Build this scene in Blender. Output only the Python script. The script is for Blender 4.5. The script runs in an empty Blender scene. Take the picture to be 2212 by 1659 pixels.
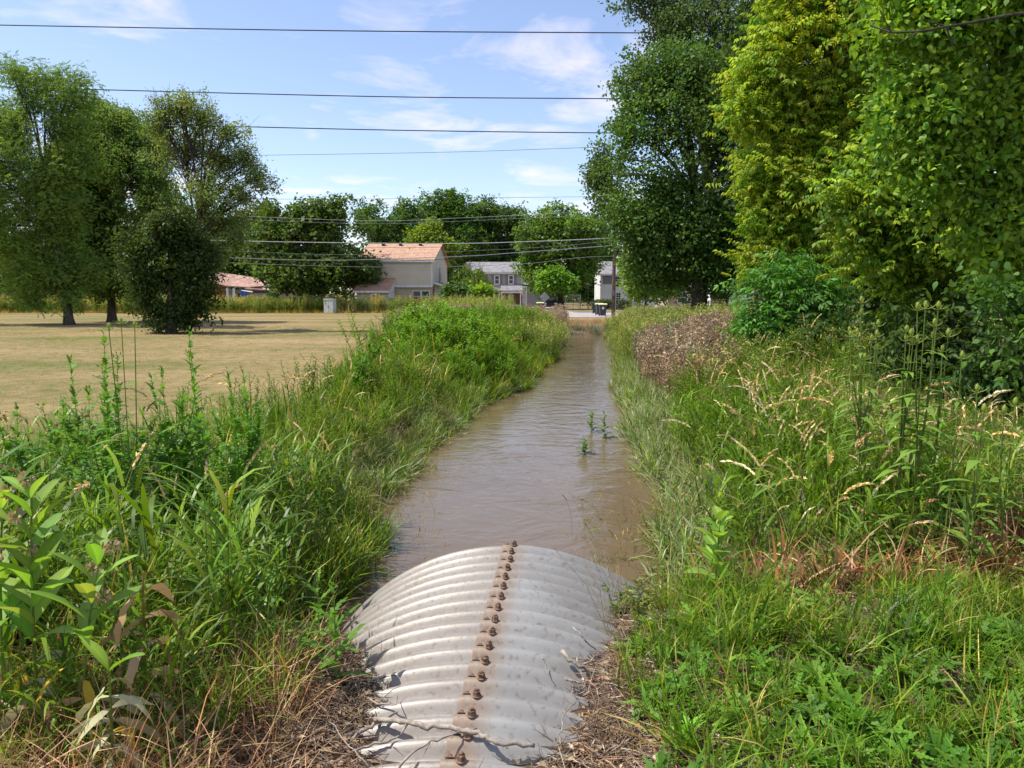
import bpy, math, random
import numpy as np
from mathutils import Vector, Matrix

# ------------------------------------------------------------------ camera, sky, sun
SC = bpy.context.scene
COL = SC.collection
CAMZ = 2.5
PITCH = math.radians(6.67)
cd = bpy.data.cameras.new('camera')
cam = bpy.data.objects.new('camera', cd)
COL.objects.link(cam)
cam.location = (0, 0, CAMZ)
cam.rotation_euler = (math.radians(90) - PITCH, 0, 0)
cd.sensor_width = 36
cd.lens = 769.5 / 1024 * 36
cd.clip_start = 0.05
cd.clip_end = 3000
SC.camera = cam

SUN_EL = math.radians(58)
SUN_AZ = math.radians(-90)      # straight to the left of the view (0 = +Y, clockwise)
w = bpy.data.worlds.new('World')
SC.world = w
w.use_nodes = True
nt = w.node_tree
nt.nodes.clear()
N = nt.nodes.new
L = nt.links.new
wo = N('ShaderNodeOutputWorld'); bg = N('ShaderNodeBackground')
sky = N('ShaderNodeTexSky'); sky.sky_type = 'NISHITA'; sky.sun_disc = False
sky.sun_elevation = SUN_EL
sky.sun_rotation = SUN_AZ
sky.air_density = 1.0; sky.dust_density = 0.6; sky.ozone_density = 3.2
bg.inputs['Strength'].default_value = 0.14
# thin fair-weather cloud wisps, laid out on a flat cloud deck far above
tc = N('ShaderNodeTexCoord'); sep = N('ShaderNodeSeparateXYZ'); L(tc.outputs['Generated'], sep.inputs[0])
mx = N('ShaderNodeMath'); mx.operation = 'MAXIMUM'; L(sep.outputs['Z'], mx.inputs[0]); mx.inputs[1].default_value = 0.02
ad = N('ShaderNodeMath'); ad.operation = 'ADD'; L(mx.outputs[0], ad.inputs[0]); ad.inputs[1].default_value = 0.06
dx = N('ShaderNodeMath'); dx.operation = 'DIVIDE'; L(sep.outputs['X'], dx.inputs[0]); L(ad.outputs[0], dx.inputs[1])
dy = N('ShaderNodeMath'); dy.operation = 'DIVIDE'; L(sep.outputs['Y'], dy.inputs[0]); L(ad.outputs[0], dy.inputs[1])
cb = N('ShaderNodeCombineXYZ'); L(dx.outputs[0], cb.inputs[0]); L(dy.outputs[0], cb.inputs[1])
n1 = N('ShaderNodeTexNoise'); n1.inputs['Scale'].default_value = 1.7; n1.inputs['Detail'].default_value = 9
n1.inputs['Roughness'].default_value = 0.62; n1.inputs['Distortion'].default_value = 0.5
n2 = N('ShaderNodeTexNoise'); n2.inputs['Scale'].default_value = 0.5; n2.inputs['Detail'].default_value = 3
L(cb.outputs[0], n1.inputs['Vector']); L(cb.outputs[0], n2.inputs['Vector'])
mm = N('ShaderNodeMath'); mm.operation = 'MULTIPLY'; L(n1.outputs['Fac'], mm.inputs[0]); L(n2.outputs['Fac'], mm.inputs[1])
rp = N('ShaderNodeMapRange'); L(mm.outputs[0], rp.inputs['Value'])
rp.inputs['From Min'].default_value = 0.25; rp.inputs['From Max'].default_value = 0.40
rp.inputs['To Min'].default_value = 0.03; rp.inputs['To Max'].default_value = 0.8
mxc = N('ShaderNodeMix'); mxc.data_type = 'RGBA'
L(rp.outputs['Result'], mxc.inputs['Factor']); L(sky.outputs['Color'], mxc.inputs['A'])
mxc.inputs['B'].default_value = (5.6, 5.5, 5.8, 1)
hz = N('ShaderNodeMix'); hz.data_type = 'RGBA'; hz.blend_type = 'MULTIPLY'; hz.inputs['Factor'].default_value = 1; L(mxc.outputs['Result'], hz.inputs['A']); hz.inputs['B'].default_value = (1.07, 0.98, 0.99, 1)
L(hz.outputs['Result'], bg.inputs['Color']); L(bg.outputs[0], wo.inputs[0])

sd = bpy.data.lights.new('sun', 'SUN'); sd.energy = 4.0; sd.angle = math.radians(0.55); sd.color = (1.0, 0.955, 0.88)
sun = bpy.data.objects.new('sun', sd); COL.objects.link(sun)
sv = Vector((math.sin(SUN_AZ) * math.cos(SUN_EL), math.cos(SUN_AZ) * math.cos(SUN_EL), math.sin(SUN_EL)))
sun.rotation_euler = sv.to_track_quat('Z', 'Y').to_euler()
sun.location = (-40, 20, 60)
SC.view_settings.view_transform = 'Standard'
SC.view_settings.look = 'None'
SC.view_settings.exposure = 0.6
SC.view_settings.gamma = 1
SC.cycles.max_bounces = 6
SC.cycles.diffuse_bounces = 3
SC.cycles.transmission_bounces = 3
SC.cycles.glossy_bounces = 2
SC.cycles.caustics_reflective = False
SC.cycles.caustics_refractive = False
SC.cycles.use_denoising = True

# ------------------------------------------------------------------ helpers
CP, SP = math.cos(PITCH), math.sin(PITCH)
FD = 1662.3


def P(u, v, d):
    """point at distance d (world Y) in the direction (u, v) of the 2212 x 1659 photograph"""
    a = (u - 1106) / FD; c = (829.5 - v) / FD
    t = d / (CP + c * SP)
    return Vector((a * t, d, CAMZ + (-SP + c * CP) * t))


def G(u, v, zg):
    a = (u - 1106) / FD; c = (829.5 - v) / FD
    t = (zg - CAMZ) / (-SP + c * CP)
    return Vector((a * t, (CP + c * SP) * t, zg))


def tag(o, label=None, cat=None, group=None, kind=None):
    if label: o['label'] = label
    if cat: o['category'] = cat
    if group: o['group'] = group
    if kind: o['kind'] = kind
    return o


def empty(name, loc=(0, 0, 0), rz=0.0, parent=None):
    o = bpy.data.objects.new(name, None)
    o.empty_display_size = 0.2
    COL.objects.link(o)
    o.location = loc
    o.rotation_euler = (0, 0, rz)
    if parent: o.parent = parent
    return o


def raw_mesh(name, V, T, mat, parent=None, tint=None, smooth=False, quads=False):
    V = np.asarray(V, dtype=np.float32).reshape(-1, 3)
    k = 4 if quads else 3
    T = np.asarray(T, dtype=np.int32).reshape(-1, k)
    me = bpy.data.meshes.new(name)
    me.vertices.add(len(V)); me.vertices.foreach_set('co', V.ravel())
    me.loops.add(T.size); me.loops.foreach_set('vertex_index', T.ravel())
    me.polygons.add(len(T))
    me.polygons.foreach_set('loop_start', np.arange(0, T.size, k, dtype=np.int32))
    if smooth:
        me.polygons.foreach_set('use_smooth', np.ones(len(T), dtype=bool))
    if tint is not None:
        at = me.attributes.new('tint', 'FLOAT_COLOR', 'POINT')
        c4 = np.ones((len(V), 4), dtype=np.float32); c4[:, :3] = tint
        at.data.foreach_set('color', c4.ravel())
    me.update(calc_edges=True)
    o = bpy.data.objects.new(name, me)
    me.materials.append(mat)
    COL.objects.link(o)
    if parent: o.parent = parent
    return o


class MB:
    """collects boxes, prisms and tubes in local space; build() links them as one mesh"""
    def __init__(self): self.v = []; self.f = []

    def add(self, vs, fs):
        b = len(self.v)
        self.v += [tuple(p) for p in vs]
        self.f += [[i + b for i in f] for f in fs]

    def box(self, x0, x1, y0, y1, z0, z1):
        self.add([(x0, y0, z0), (x1, y0, z0), (x1, y1, z0), (x0, y1, z0), (x0, y0, z1), (x1, y0, z1), (x1, y1, z1), (x0, y1, z1)],
                 [(0, 3, 2, 1), (4, 5, 6, 7), (0, 1, 5, 4), (1, 2, 6, 5), (2, 3, 7, 6), (3, 0, 4, 7)])
        return self

    def prism(self, poly, axis, a0, a1):
        """poly: 2D outline; axis 'x','y','z' is the extrusion axis"""
        n = len(poly)
        def mk(p, a):
            if axis == 'x': return (a, p[0], p[1])
            if axis == 'y': return (p[0], a, p[1])
            return (p[0], p[1], a)
        self.add([mk(p, a0) for p in poly] + [mk(p, a1) for p in poly],
                 [list(range(n))[::-1], list(range(n, 2 * n))] + [(i, (i + 1) % n, n + (i + 1) % n, n + i) for i in range(n)])
        return self

    def tube(self, pts, r, n=8, cap=True):
        pts = [Vector(p) for p in pts]
        rs = r if hasattr(r, '__len__') else [r] * len(pts)
        b = len(self.v); up = Vector((0, 0, 1))
        for i, p in enumerate(pts):
            d = (pts[min(i + 1, len(pts) - 1)] - pts[max(i - 1, 0)])
            d = d.normalized() if d.length > 1e-9 else up
            s = d.cross(up if abs(d.z) < 0.95 else Vector((1, 0, 0))).normalized(); t = d.cross(s)
            for k in range(n):
                a = 2 * math.pi * k / n
                self.v.append(tuple(p + (s * math.cos(a) + t * math.sin(a)) * rs[i]))
        for i in range(len(pts) - 1):
            for k in range(n):
                k2 = (k + 1) % n
                self.f.append([b + i * n + k, b + i * n + k2, b + (i + 1) * n + k2, b + (i + 1) * n + k])
        if cap:
            self.f.append([b + k for k in range(n)][::-1])
            e = b + (len(pts) - 1) * n
            self.f.append([e + k for k in range(n)])
        return self

    def lathe(self, prof, n=12, c=(0, 0, 0)):
        b = len(self.v)
        for r, z in prof:
            for k in range(n):
                a = 2 * math.pi * k / n
                self.v.append((c[0] + r * math.cos(a), c[1] + r * math.sin(a), c[2] + z))
        for i in range(len(prof) - 1):
            for k in range(n):
                k2 = (k + 1) % n
                self.f.append([b + i * n + k, b + i * n + k2, b + (i + 1) * n + k2, b + (i + 1) * n + k])
        self.f.append([b + k for k in range(n)][::-1])
        e = b + (len(prof) - 1) * n
        self.f.append([e + k for k in range(n)])
        return self

    def build(self, name, mat, parent=None, smooth=False, bevel=0):
        me = bpy.data.meshes.new(name)
        me.from_pydata(self.v, [], self.f); me.update()
        if smooth:
            me.polygons.foreach_set('use_smooth', np.ones(len(me.polygons), dtype=bool))
        me.materials.append(mat)
        o = bpy.data.objects.new(name, me); COL.objects.link(o)
        if parent: o.parent = parent
        if bevel:
            m = o.modifiers.new('bevel', 'BEVEL'); m.width = bevel; m.segments = 2; m.limit_method = 'ANGLE'
        return o


# ------------------------------------------------------------------ materials
def mat_new(name):
    m = bpy.data.materials.new(name); m.use_nodes = True
    nt = m.node_tree
    return m, nt, nt.nodes['Principled BSDF'], nt.nodes['Material Output']


def noise_mat(name, c1, c2, scale=5, rough=0.8, bump=0.0, spec=0.3, detail=6, lo=0.35, hi=0.65, metal=0, stretch=None, c3=None, bscale=None, bdist=0.02):
    m, nt, b, out = mat_new(name)
    N = nt.nodes.new; L = nt.links.new
    tc = N('ShaderNodeTexCoord'); mp = N('ShaderNodeMapping'); L(tc.outputs['Object'], mp.inputs[0])
    if stretch: mp.inputs['Scale'].default_value = stretch
    n = N('ShaderNodeTexNoise'); n.inputs['Scale'].default_value = scale; n.inputs['Detail'].default_value = detail; L(mp.outputs[0], n.inputs['Vector'])
    r = N('ShaderNodeValToRGB'); L(n.outputs['Fac'], r.inputs[0])
    e = r.color_ramp.elements
    e[0].position = lo; e[0].color = (*c1, 1); e[1].position = hi; e[1].color = (*c2, 1)
    if c3: x = e.new(min(hi + 0.12, 1)); x.color = (*c3, 1)
    L(r.outputs[0], b.inputs['Base Color'])
    b.inputs['Roughness'].default_value = rough; b.inputs['Specular IOR Level'].default_value = spec; b.inputs['Metallic'].default_value = metal
    if bump:
        n2 = N('ShaderNodeTexNoise'); n2.inputs['Scale'].default_value = bscale or scale * 4; n2.inputs['Detail'].default_value = 5; L(mp.outputs[0], n2.inputs['Vector'])
        bp = N('ShaderNodeBump'); bp.inputs['Strength'].default_value = bump; bp.inputs['Distance'].default_value = bdist
        L(n2.outputs['Fac'], bp.inputs['Height']); L(bp.outputs[0], b.inputs['Normal'])
    return m


def foliage_mat(name, trans=0.35, rough=0.5, spec=0.35, warm=(1.25, 1.15, 0.5), gain=(1.22, 1.30, 0.72)):
    m, nt, b, out = mat_new(name)
    N = nt.nodes.new; L = nt.links.new
    at = N('ShaderNodeAttribute'); at.attribute_name = 'tint'
    g = N('ShaderNodeMix'); g.data_type = 'RGBA'; g.blend_type = 'MULTIPLY'; g.inputs['Factor'].default_value = 1; L(at.outputs['Color'], g.inputs['A']); g.inputs['B'].default_value = (*gain, 1)
    L(g.outputs['Result'], b.inputs['Base Color'])
    b.inputs['Roughness'].default_value = rough; b.inputs['Specular IOR Level'].default_value = spec
    tr = N('ShaderNodeBsdfTranslucent')
    mu = N('ShaderNodeMix'); mu.data_type = 'RGBA'; mu.blend_type = 'MULTIPLY'; mu.inputs['Factor'].default_value = 1
    L(g.outputs['Result'], mu.inputs['A']); mu.inputs['B'].default_value = (*warm, 1)
    L(mu.outputs['Result'], tr.inputs['Color'])
    ms = N('ShaderNodeMixShader'); ms.inputs[0].default_value = trans
    L(b.outputs[0], ms.inputs[1]); L(tr.outputs[0], ms.inputs[2]); L(ms.outputs[0], out.inputs['Surface'])
    return m


def siding_mat(name, c, pitch=0.13, rough=0.6):
    """horizontal clapboards: a groove every `pitch` metres of height"""
    m, nt, b, out = mat_new(name)
    N = nt.nodes.new; L = nt.links.new
    tc = N('ShaderNodeTexCoord'); s = N('ShaderNodeSeparateXYZ'); L(tc.outputs['Object'], s.inputs[0])
    d = N('ShaderNodeMath'); d.operation = 'DIVIDE'; L(s.outputs['Z'], d.inputs[0]); d.inputs[1].default_value = pitch
    f = N('ShaderNodeMath'); f.operation = 'FRACT'; L(d.outputs[0], f.inputs[0])
    bp = N('ShaderNodeBump'); bp.inputs['Strength'].default_value = 0.9; bp.inputs['Distance'].default_value = 0.02; bp.invert = True
    L(f.outputs[0], bp.inputs['Height']); L(bp.outputs[0], b.inputs['Normal'])
    n = N('ShaderNodeTexNoise'); n.inputs['Scale'].default_value = 0.8; n.inputs['Detail'].default_value = 5; L(tc.outputs['Object'], n.inputs['Vector'])
    r = N('ShaderNodeValToRGB'); L(n.outputs['Fac'], r.inputs[0]); e = r.color_ramp.elements
    e[0].position = 0.3; e[0].color = (c[0] * 0.88, c[1] * 0.88, c[2] * 0.87, 1); e[1].position = 0.7; e[1].color = (*c, 1)
    gt = N('ShaderNodeMath'); gt.operation = 'GREATER_THAN'; L(f.outputs[0], gt.inputs[0]); gt.inputs[1].default_value = 0.86
    mxx = N('ShaderNodeMix'); mxx.data_type = 'RGBA'; mf = N('ShaderNodeMath'); mf.operation = 'MULTIPLY'; mf.inputs[1].default_value = 0.45
    L(gt.outputs[0], mf.inputs[0]); L(mf.outputs[0], mxx.inputs['Factor']); L(r.outputs[0], mxx.inputs['A'])
    mxx.inputs['B'].default_value = (c[0] * 0.3, c[1] * 0.3, c[2] * 0.3, 1)
    L(mxx.outputs['Result'], b.inputs['Base Color'])
    b.inputs['Roughness'].default_value = rough
    return m


def brick_mat(name, c1, c2, mortar, w=0.22, h=0.075, msize=0.012, rough=0.85, bump=0.4):
    m, nt, b, out = mat_new(name)
    N = nt.nodes.new; L = nt.links.new
    tc = N('ShaderNodeTexCoord'); mp = N('ShaderNodeMapping'); mp.inputs['Rotation'].default_value = (math.radians(90), 0, 0)
    L(tc.outputs['Object'], mp.inputs[0])
    br = N('ShaderNodeTexBrick'); L(mp.outputs[0], br.inputs['Vector'])
    br.inputs['Color1'].default_value = (*c1, 1); br.inputs['Color2'].default_value = (*c2, 1); br.inputs['Mortar'].default_value = (*mortar, 1)
    br.inputs['Scale'].default_value = 1; br.inputs['Brick Width'].default_value = w; br.inputs['Row Height'].default_value = h; br.inputs['Mortar Size'].default_value = msize
    L(br.outputs['Color'], b.inputs['Base Color']); b.inputs['Roughness'].default_value = rough
    return m


def shingle_mat(name, c1, c2, scale=(3.2, 3.2, 7)):
    m, nt, b, out = mat_new(name)
    N = nt.nodes.new; L = nt.links.new
    tc = N('ShaderNodeTexCoord'); mp = N('ShaderNodeMapping'); mp.inputs['Scale'].default_value = scale; L(tc.outputs['Object'], mp.inputs[0])
    v = N('ShaderNodeTexVoronoi'); v.inputs['Scale'].default_value = 1.0; L(mp.outputs[0], v.inputs['Vector'])
    n = N('ShaderNodeTexNoise'); n.inputs['Scale'].default_value = 0.6; n.inputs['Detail'].default_value = 6; L(mp.outputs[0], n.inputs['Vector'])
    a = N('ShaderNodeMix'); a.inputs['Factor'].default_value = 0.5; L(v.outputs['Color'], a.inputs['A']); L(n.outputs['Fac'], a.inputs['B'])
    r = N('ShaderNodeValToRGB'); L(a.outputs['Result'], r.inputs[0]); e = r.color_ramp.elements
    e[0].position = 0.3; e[0].color = (*c1, 1); e[1].position = 0.7; e[1].color = (*c2, 1)
    L(r.outputs[0], b.inputs['Base Color']); b.inputs['Roughness'].default_value = 0.9
    return m


M = {}
M['leaf'] = foliage_mat('leaf_foliage', 0.45, 0.5, 0.22)
M['leaf_gloss'] = foliage_mat('glossy_leaf', 0.42, 0.5, 0.25)
M['grass'] = foliage_mat('grass_blade', 0.40, 0.4, 0.28, (1.2, 1.15, 0.55))
M['dry'] = foliage_mat('dry_straw', 0.22, 0.7, 0.2, (1.1, 1.0, 0.8), (1.1, 1.05, 1.0))
M['bark'] = noise_mat('bark', (0.035, 0.026, 0.02), (0.11, 0.088, 0.068), 6, 0.9, 0.8, stretch=(1, 1, 0.2), bdist=0.03)
M['twig'] = noise_mat('weathered_twig', (0.20, 0.16, 0.125), (0.40, 0.345, 0.28), 30, 0.85, 0.5, stretch=(1, 1, 1), bdist=0.004)
M['rust'] = noise_mat('rusty_nut_steel', (0.10, 0.052, 0.03), (0.30, 0.19, 0.125), 60, 0.7, 0.4, bdist=0.002)
M['white'] = noise_mat('white_painted_trim', (0.62, 0.61, 0.59), (0.78, 0.77, 0.75), 3, 0.55)
M['steel'] = noise_mat('galvanised_grey_steel', (0.30, 0.31, 0.31), (0.42, 0.43, 0.43), 4, 0.5)
M['cabinet'] = noise_mat('weathered_cabinet_paint', (0.42, 0.45, 0.42), (0.60, 0.62, 0.59), 3.5, 0.6, stretch=(2, 2, 0.5), detail=9)
M['bin'] = noise_mat('dark_grey_bin_plastic', (0.035, 0.037, 0.04), (0.06, 0.062, 0.066), 8, 0.5)
M['black'] = noise_mat('black_plastic', (0.012, 0.012, 0.013), (0.03, 0.03, 0.032), 8, 0.5)
M['lid'] = noise_mat('pale_yellow_bin_lid', (0.60, 0.58, 0.22), (0.74, 0.72, 0.36), 8, 0.5)
M['glass'] = noise_mat('dark_window_glass', (0.010, 0.012, 0.014), (0.04, 0.045, 0.05), 1.5, 0.08, spec=0.6)
M['asphalt'] = noise_mat('sunbleached_pavement', (0.30, 0.27, 0.25), (0.40, 0.37, 0.34), 1.2, 0.9, 0.3, detail=10)
M['pole'] = noise_mat('creosoted_pole_wood', (0.05, 0.034, 0.025), (0.16, 0.11, 0.08), 8, 0.9, 0.6, stretch=(3, 3, 0.3))
M['wire_dark'] = noise_mat('dark_cable', (0.02, 0.02, 0.022), (0.04, 0.04, 0.043), 4, 0.6)
M['wire_bright'] = noise_mat('bare_aluminium_cable', (0.40, 0.42, 0.42), (0.55, 0.57, 0.56), 4, 0.5)
M['fencewood'] = noise_mat('weathered_fence_wood', (0.16, 0.155, 0.15), (0.30, 0.29, 0.275), 5, 0.85, 0.4, stretch=(6, 6, 0.5))
M['blue'] = noise_mat('blue_tarp', (0.02, 0.08, 0.36), (0.04, 0.13, 0.5), 5, 0.5)
M['siding_tan'] = siding_mat('tan_vinyl_siding', (0.68, 0.57, 0.44))
M['siding_peach'] = siding_mat('peach_painted_siding', (0.62, 0.48, 0.32), 0.2)
M['siding_grey'] = siding_mat('taupe_grey_siding', (0.42, 0.375, 0.36))
M['siding_white'] = siding_mat('white_clapboard', (0.74, 0.73, 0.70), 0.16)
M['siding_old'] = siding_mat('weathered_shed_boards', (0.38, 0.34, 0.31), 0.2)
M['brick'] = brick_mat('red_brick', (0.28, 0.09, 0.055), (0.20, 0.06, 0.04), (0.35, 0.3, 0.26))
M['brick_pale'] = brick_mat('pale_pink_brick', (0.46, 0.30, 0.24), (0.40, 0.25, 0.2), (0.5, 0.45, 0.4))
M['roof_terra'] = shingle_mat('terracotta_shingles', (0.35, 0.185, 0.11), (0.50, 0.32, 0.21), (4, 4, 9))
M['roof_rust'] = shingle_mat('patchy_rust_shingles', (0.26, 0.14, 0.10), (0.48, 0.31, 0.24), (3, 3, 5))
M['roof_grey'] = shingle_mat('grey_asphalt_shingles', (0.17, 0.16, 0.165), (0.29, 0.27, 0.275))
M['rustdoor'] = noise_mat('rust_stained_panel', (0.20, 0.075, 0.03), (0.42, 0.20, 0.10), 3, 0.8, stretch=(2, 2, 0.6))
M['shutter'] = noise_mat('grey_shutter_paint', (0.19, 0.18, 0.18), (0.24, 0.23, 0.23), 5, 0.7)
M['carpaint'] = noise_mat('black_car_paint', (0.008, 0.008, 0.009), (0.014, 0.014, 0.016), 3, 0.2, spec=0.6)
M['tyre'] = noise_mat('tyre_rubber', (0.015, 0.015, 0.015), (0.03, 0.03, 0.03), 10, 0.9)


# ------------------------------------------------------------------ terrain
YL = [4.9, 7.7, 9.9, 13.5, 17, 19.4, 24, 31, 40, 43.5, 45.5, 60]
XL = [-1.62, -1.56, -1.48, -1.25, -0.75, 0.1, 0.75, 1.9, 2.75, 2.85, -20, -30]
YR = [4.9, 7.2, 8.3, 11.9, 17.1, 25, 33.4, 44, 60]
XR = [1.32, 1.5, 1.72, 2.15, 2.5, 3.5, 4.6, 5.5, 7]
YEND = 47.4


def wob(y, s, a): return a * (np.sin(y * 1.9 + s) * .5 + np.sin(y * .83 + s * 2.1) * .8 + np.sin(y * 4.1 + s) * .25)
def xl(y): return np.interp(y, YL, XL) + wob(np.asarray(y, float), 1.0, .13)
def xr(y): return np.interp(y, YR, XR) + wob(np.asarray(y, float), 3.3, .12)


def vnoise(x, y, s, seed=0):
    """cheap smooth value noise, vectorised"""
    x = np.asarray(x, float) / s + 37.1 * seed; y = np.asarray(y, float) / s + 11.7 * seed
    xi = np.floor(x); yi = np.floor(y); fx = x - xi; fy = y - yi
    fx = fx * fx * (3 - 2 * fx); fy = fy * fy * (3 - 2 * fy)
    h = lambda a, b: np.modf(np.abs(np.sin(a * 127.1 + b * 311.7 + seed * 17.3) * 43758.5453))[0]
    return (h(xi, yi) * (1 - fx) + h(xi + 1, yi) * fx) * (1 - fy) + (h(xi, yi + 1) * (1 - fx) + h(xi + 1, yi + 1) * fx) * fy


def pipe_x(y): return 0.0811 * (np.asarray(y, float) - 5.06)


def gz(x, y):
    x = np.asarray(x, float); y = np.asarray(y, float)
    dl = xl(y) - x; dr = x - xr(y); dn = 5.05 - y; df = y - YEND
    fl = np.interp(dl, [-1.2, 0, .5, 1.2, 2.5, 5], [-.7, 0, .22, .45, .55, .5])
    frn = np.interp(dr, [-1.2, 0, .6, 1.5, 3, 5, 12, 30], [-.7, 0, .25, .55, .85, 1.05, 1.1, .8])
    frf = np.interp(dr, [-1.2, 0, .6, 1.5, 30], [-.7, 0, .3, .5, .55])
    k = np.clip((y - 26) / 14, 0, 1)
    fr = frn * (1 - k) + frf * k
    fn = np.interp(dn, [-1.2, -.5, 0, .7, 1.2, 1.75, 2.25, 2.45, 2.85, 4.5, 9], [-.7, -.5, .02, .42, .57, .675, .726, .745, .80, .95, 1.0])
    off = np.abs(x - pipe_x(y)); ax = x - pipe_x(y)
    fn = fn + np.where((dn > 0) & (dn < 2.6), np.clip(off - 0.55, 0, 1.2) * 0.10 * np.clip((2.6 - dn), 0, 1), 0)
    fn = fn + np.clip(off - .36, 0, .5) * .16 * np.clip((dn - 1.2) / .8, 0, 1) * (dn < 3.2) + np.clip(ax - .42, 0, .45) * .42 * np.clip(dn / .3, 0, 1) * np.clip((2.1 - dn) / .9, 0, 1)
    ff = np.interp(df, [-1.2, 0, 1, 3, 6], [-.7, 0, .35, .48, .5])
    z = np.maximum(np.maximum(fl, fr), np.maximum(fn, ff))
    amp = np.clip(np.maximum(np.maximum(dl, dr), dn), 0, 1)
    near = np.exp(-((y - 3) / 6) ** 2)
    z = z + amp * (vnoise(x, y, 1.3, 1) - .5) * 0.09 * np.clip(off - 1.1, 0, 1) + (vnoise(x, y, .16, 2) - .5) * 0.035 * near * amp
    z = z + np.where(z > 0.3, (vnoise(x, y, 9, 3) - .5) * 0.05 * np.clip(y / 20, 0, 1), 0)
    return z


def gz1(x, y): return float(gz(x, y))


def graded(a, b, fine, c0, c1, growth=1.22):
    """coordinates from a to b, step `fine` between c0 and c1, growing outside"""
    out = list(np.arange(c0, c1, fine)); s = fine; p = out[-1]
    while p < b: s *= growth; p += s; out.append(p)
    s = fine; p = out[0]; pre = []
    while p > a: s *= growth; p -= s; pre.append(p)
    return np.array(pre[::-1] + out)


gx = graded(-700, 700, 0.14, -7, 8, 1.14); gy = graded(-60, 1500, 0.14, 1.5, 24, 1.07)
gy1 = graded(1.5, 1.6, 0.035, 1.5, 5.2, 1.2)
gx = np.unique(np.concatenate([gx, np.arange(-1.6, 1.6, 0.035)])); gy = np.unique(np.concatenate([gy, np.arange(2.2, 5.3, 0.035)]))
XX, YY = np.meshgrid(gx, gy)
ZZ = gz(XX, YY)
nx, ny = len(gx), len(gy)
idx = np.arange(nx * ny).reshape(ny, nx)
quads = np.stack([idx[:-1, :-1], idx[:-1, 1:], idx[1:, 1:], idx[1:, :-1]], -1).reshape(-1, 4)


def xfield(y):
    """left edge of the uncut strip along the creek: beyond it the mown field begins"""
    return np.interp(y, [0, 2, 5, 7.5, 10, 12.5, 16, 27, 40, 47, 60, 70], [-9, -7, -6, -5.1, -4.1, -3.5, -3.4, -4.5, -5, -7, -12, -30])


# soil weight: bare litter at the culvert and along the banks, mown dry lawn elsewhere
sw = np.clip((XX - xfield(YY)) / 0.6, 0, 1)
sw = np.where(YY > 50, 0, sw)
sw = np.where(XX > 14, np.clip(sw - (XX - 14) / 10, 0, 1), sw)
m, nt, b, out = mat_new('ground')
N = nt.nodes.new; L = nt.links.new
at = N('ShaderNodeAttribute'); at.attribute_name = 'tint'
geo = N('ShaderNodeNewGeometry')
na = N('ShaderNodeTexNoise'); na.inputs['Scale'].default_value = 0.16; na.inputs['Detail'].default_value = 6; na.inputs['Roughness'].default_value = 0.6
nb = N('ShaderNodeTexNoise'); nb.inputs['Scale'].default_value = 2.4; nb.inputs['Detail'].default_value = 8; nb.inputs['Roughness'].default_value = 0.7
nc = N('ShaderNodeTexNoise'); nc.inputs['Scale'].default_value = 26; nc.inputs['Detail'].default_value = 8; nc.inputs['Roughness'].default_value = 0.75
mpp = N('ShaderNodeMapping'); mpp.inputs['Scale'].default_value = (0.45, 1.3, 1); L(geo.outputs['Position'], mpp.inputs[0])
L(mpp.outputs[0], na.inputs['Vector']); L(geo.outputs['Position'], nb.inputs['Vector']); L(geo.outputs['Position'], nc.inputs['Vector'])
mix0 = N('ShaderNodeMix'); mix0.inputs['Factor'].default_value = 0.5; L(na.outputs['Fac'], mix0.inputs['A']); L(nb.outputs['Fac'], mix0.inputs['B'])
mixn = N('ShaderNodeMix'); mixn.inputs['Factor'].default_value = 0.36; L(mix0.outputs['Result'], mixn.inputs['A']); L(nc.outputs['Fac'], mixn.inputs['B'])
r1 = N('ShaderNodeValToRGB'); L(mixn.outputs['Result'], r1.inputs[0]); e = r1.color_ramp.elements
e[0].position = 0.43; e[0].color = (0.12, 0.145, 0.035, 1)
e[1].position = 0.575; e[1].color = (0.34, 0.245, 0.125, 1)
x = e.new(0.475); x.color = (0.20, 0.165, 0.065, 1)
x = e.new(0.515); x.color = (0.27, 0.20, 0.092, 1)
r2 = N('ShaderNodeValToRGB'); L(nc.outputs['Fac'], r2.inputs[0]); e = r2.color_ramp.elements
e[0].position = 0.35; e[0].color = (0.045, 0.03, 0.022, 1); e[1].position = 0.68; e[1].color = (0.23, 0.165, 0.12, 1)
mg = N('ShaderNodeMix'); mg.data_type = 'RGBA'; L(at.outputs['Fac'], mg.inputs['Factor']); L(r1.outputs[0], mg.inputs['A']); L(r2.outputs[0], mg.inputs['B'])
L(mg.outputs['Result'], b.inputs['Base Color']); b.inputs['Roughness'].default_value = 0.95; b.inputs['Specular IOR Level'].default_value = 0.1
bp = N('ShaderNodeBump'); bp.inputs['Strength'].default_value = 0.8; bp.inputs['Distance'].default_value = 0.03
L(nc.outputs['Fac'], bp.inputs['Height']); L(bp.outputs[0], b.inputs['Normal'])
M['ground'] = m
V = np.stack([XX.ravel(), YY.ravel(), ZZ.ravel()], -1)
g = raw_mesh('ground', V, quads, M['ground'], tint=np.repeat(sw.ravel()[:, None], 3, 1), smooth=True, quads=True)
tag(g, kind='structure')

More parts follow.
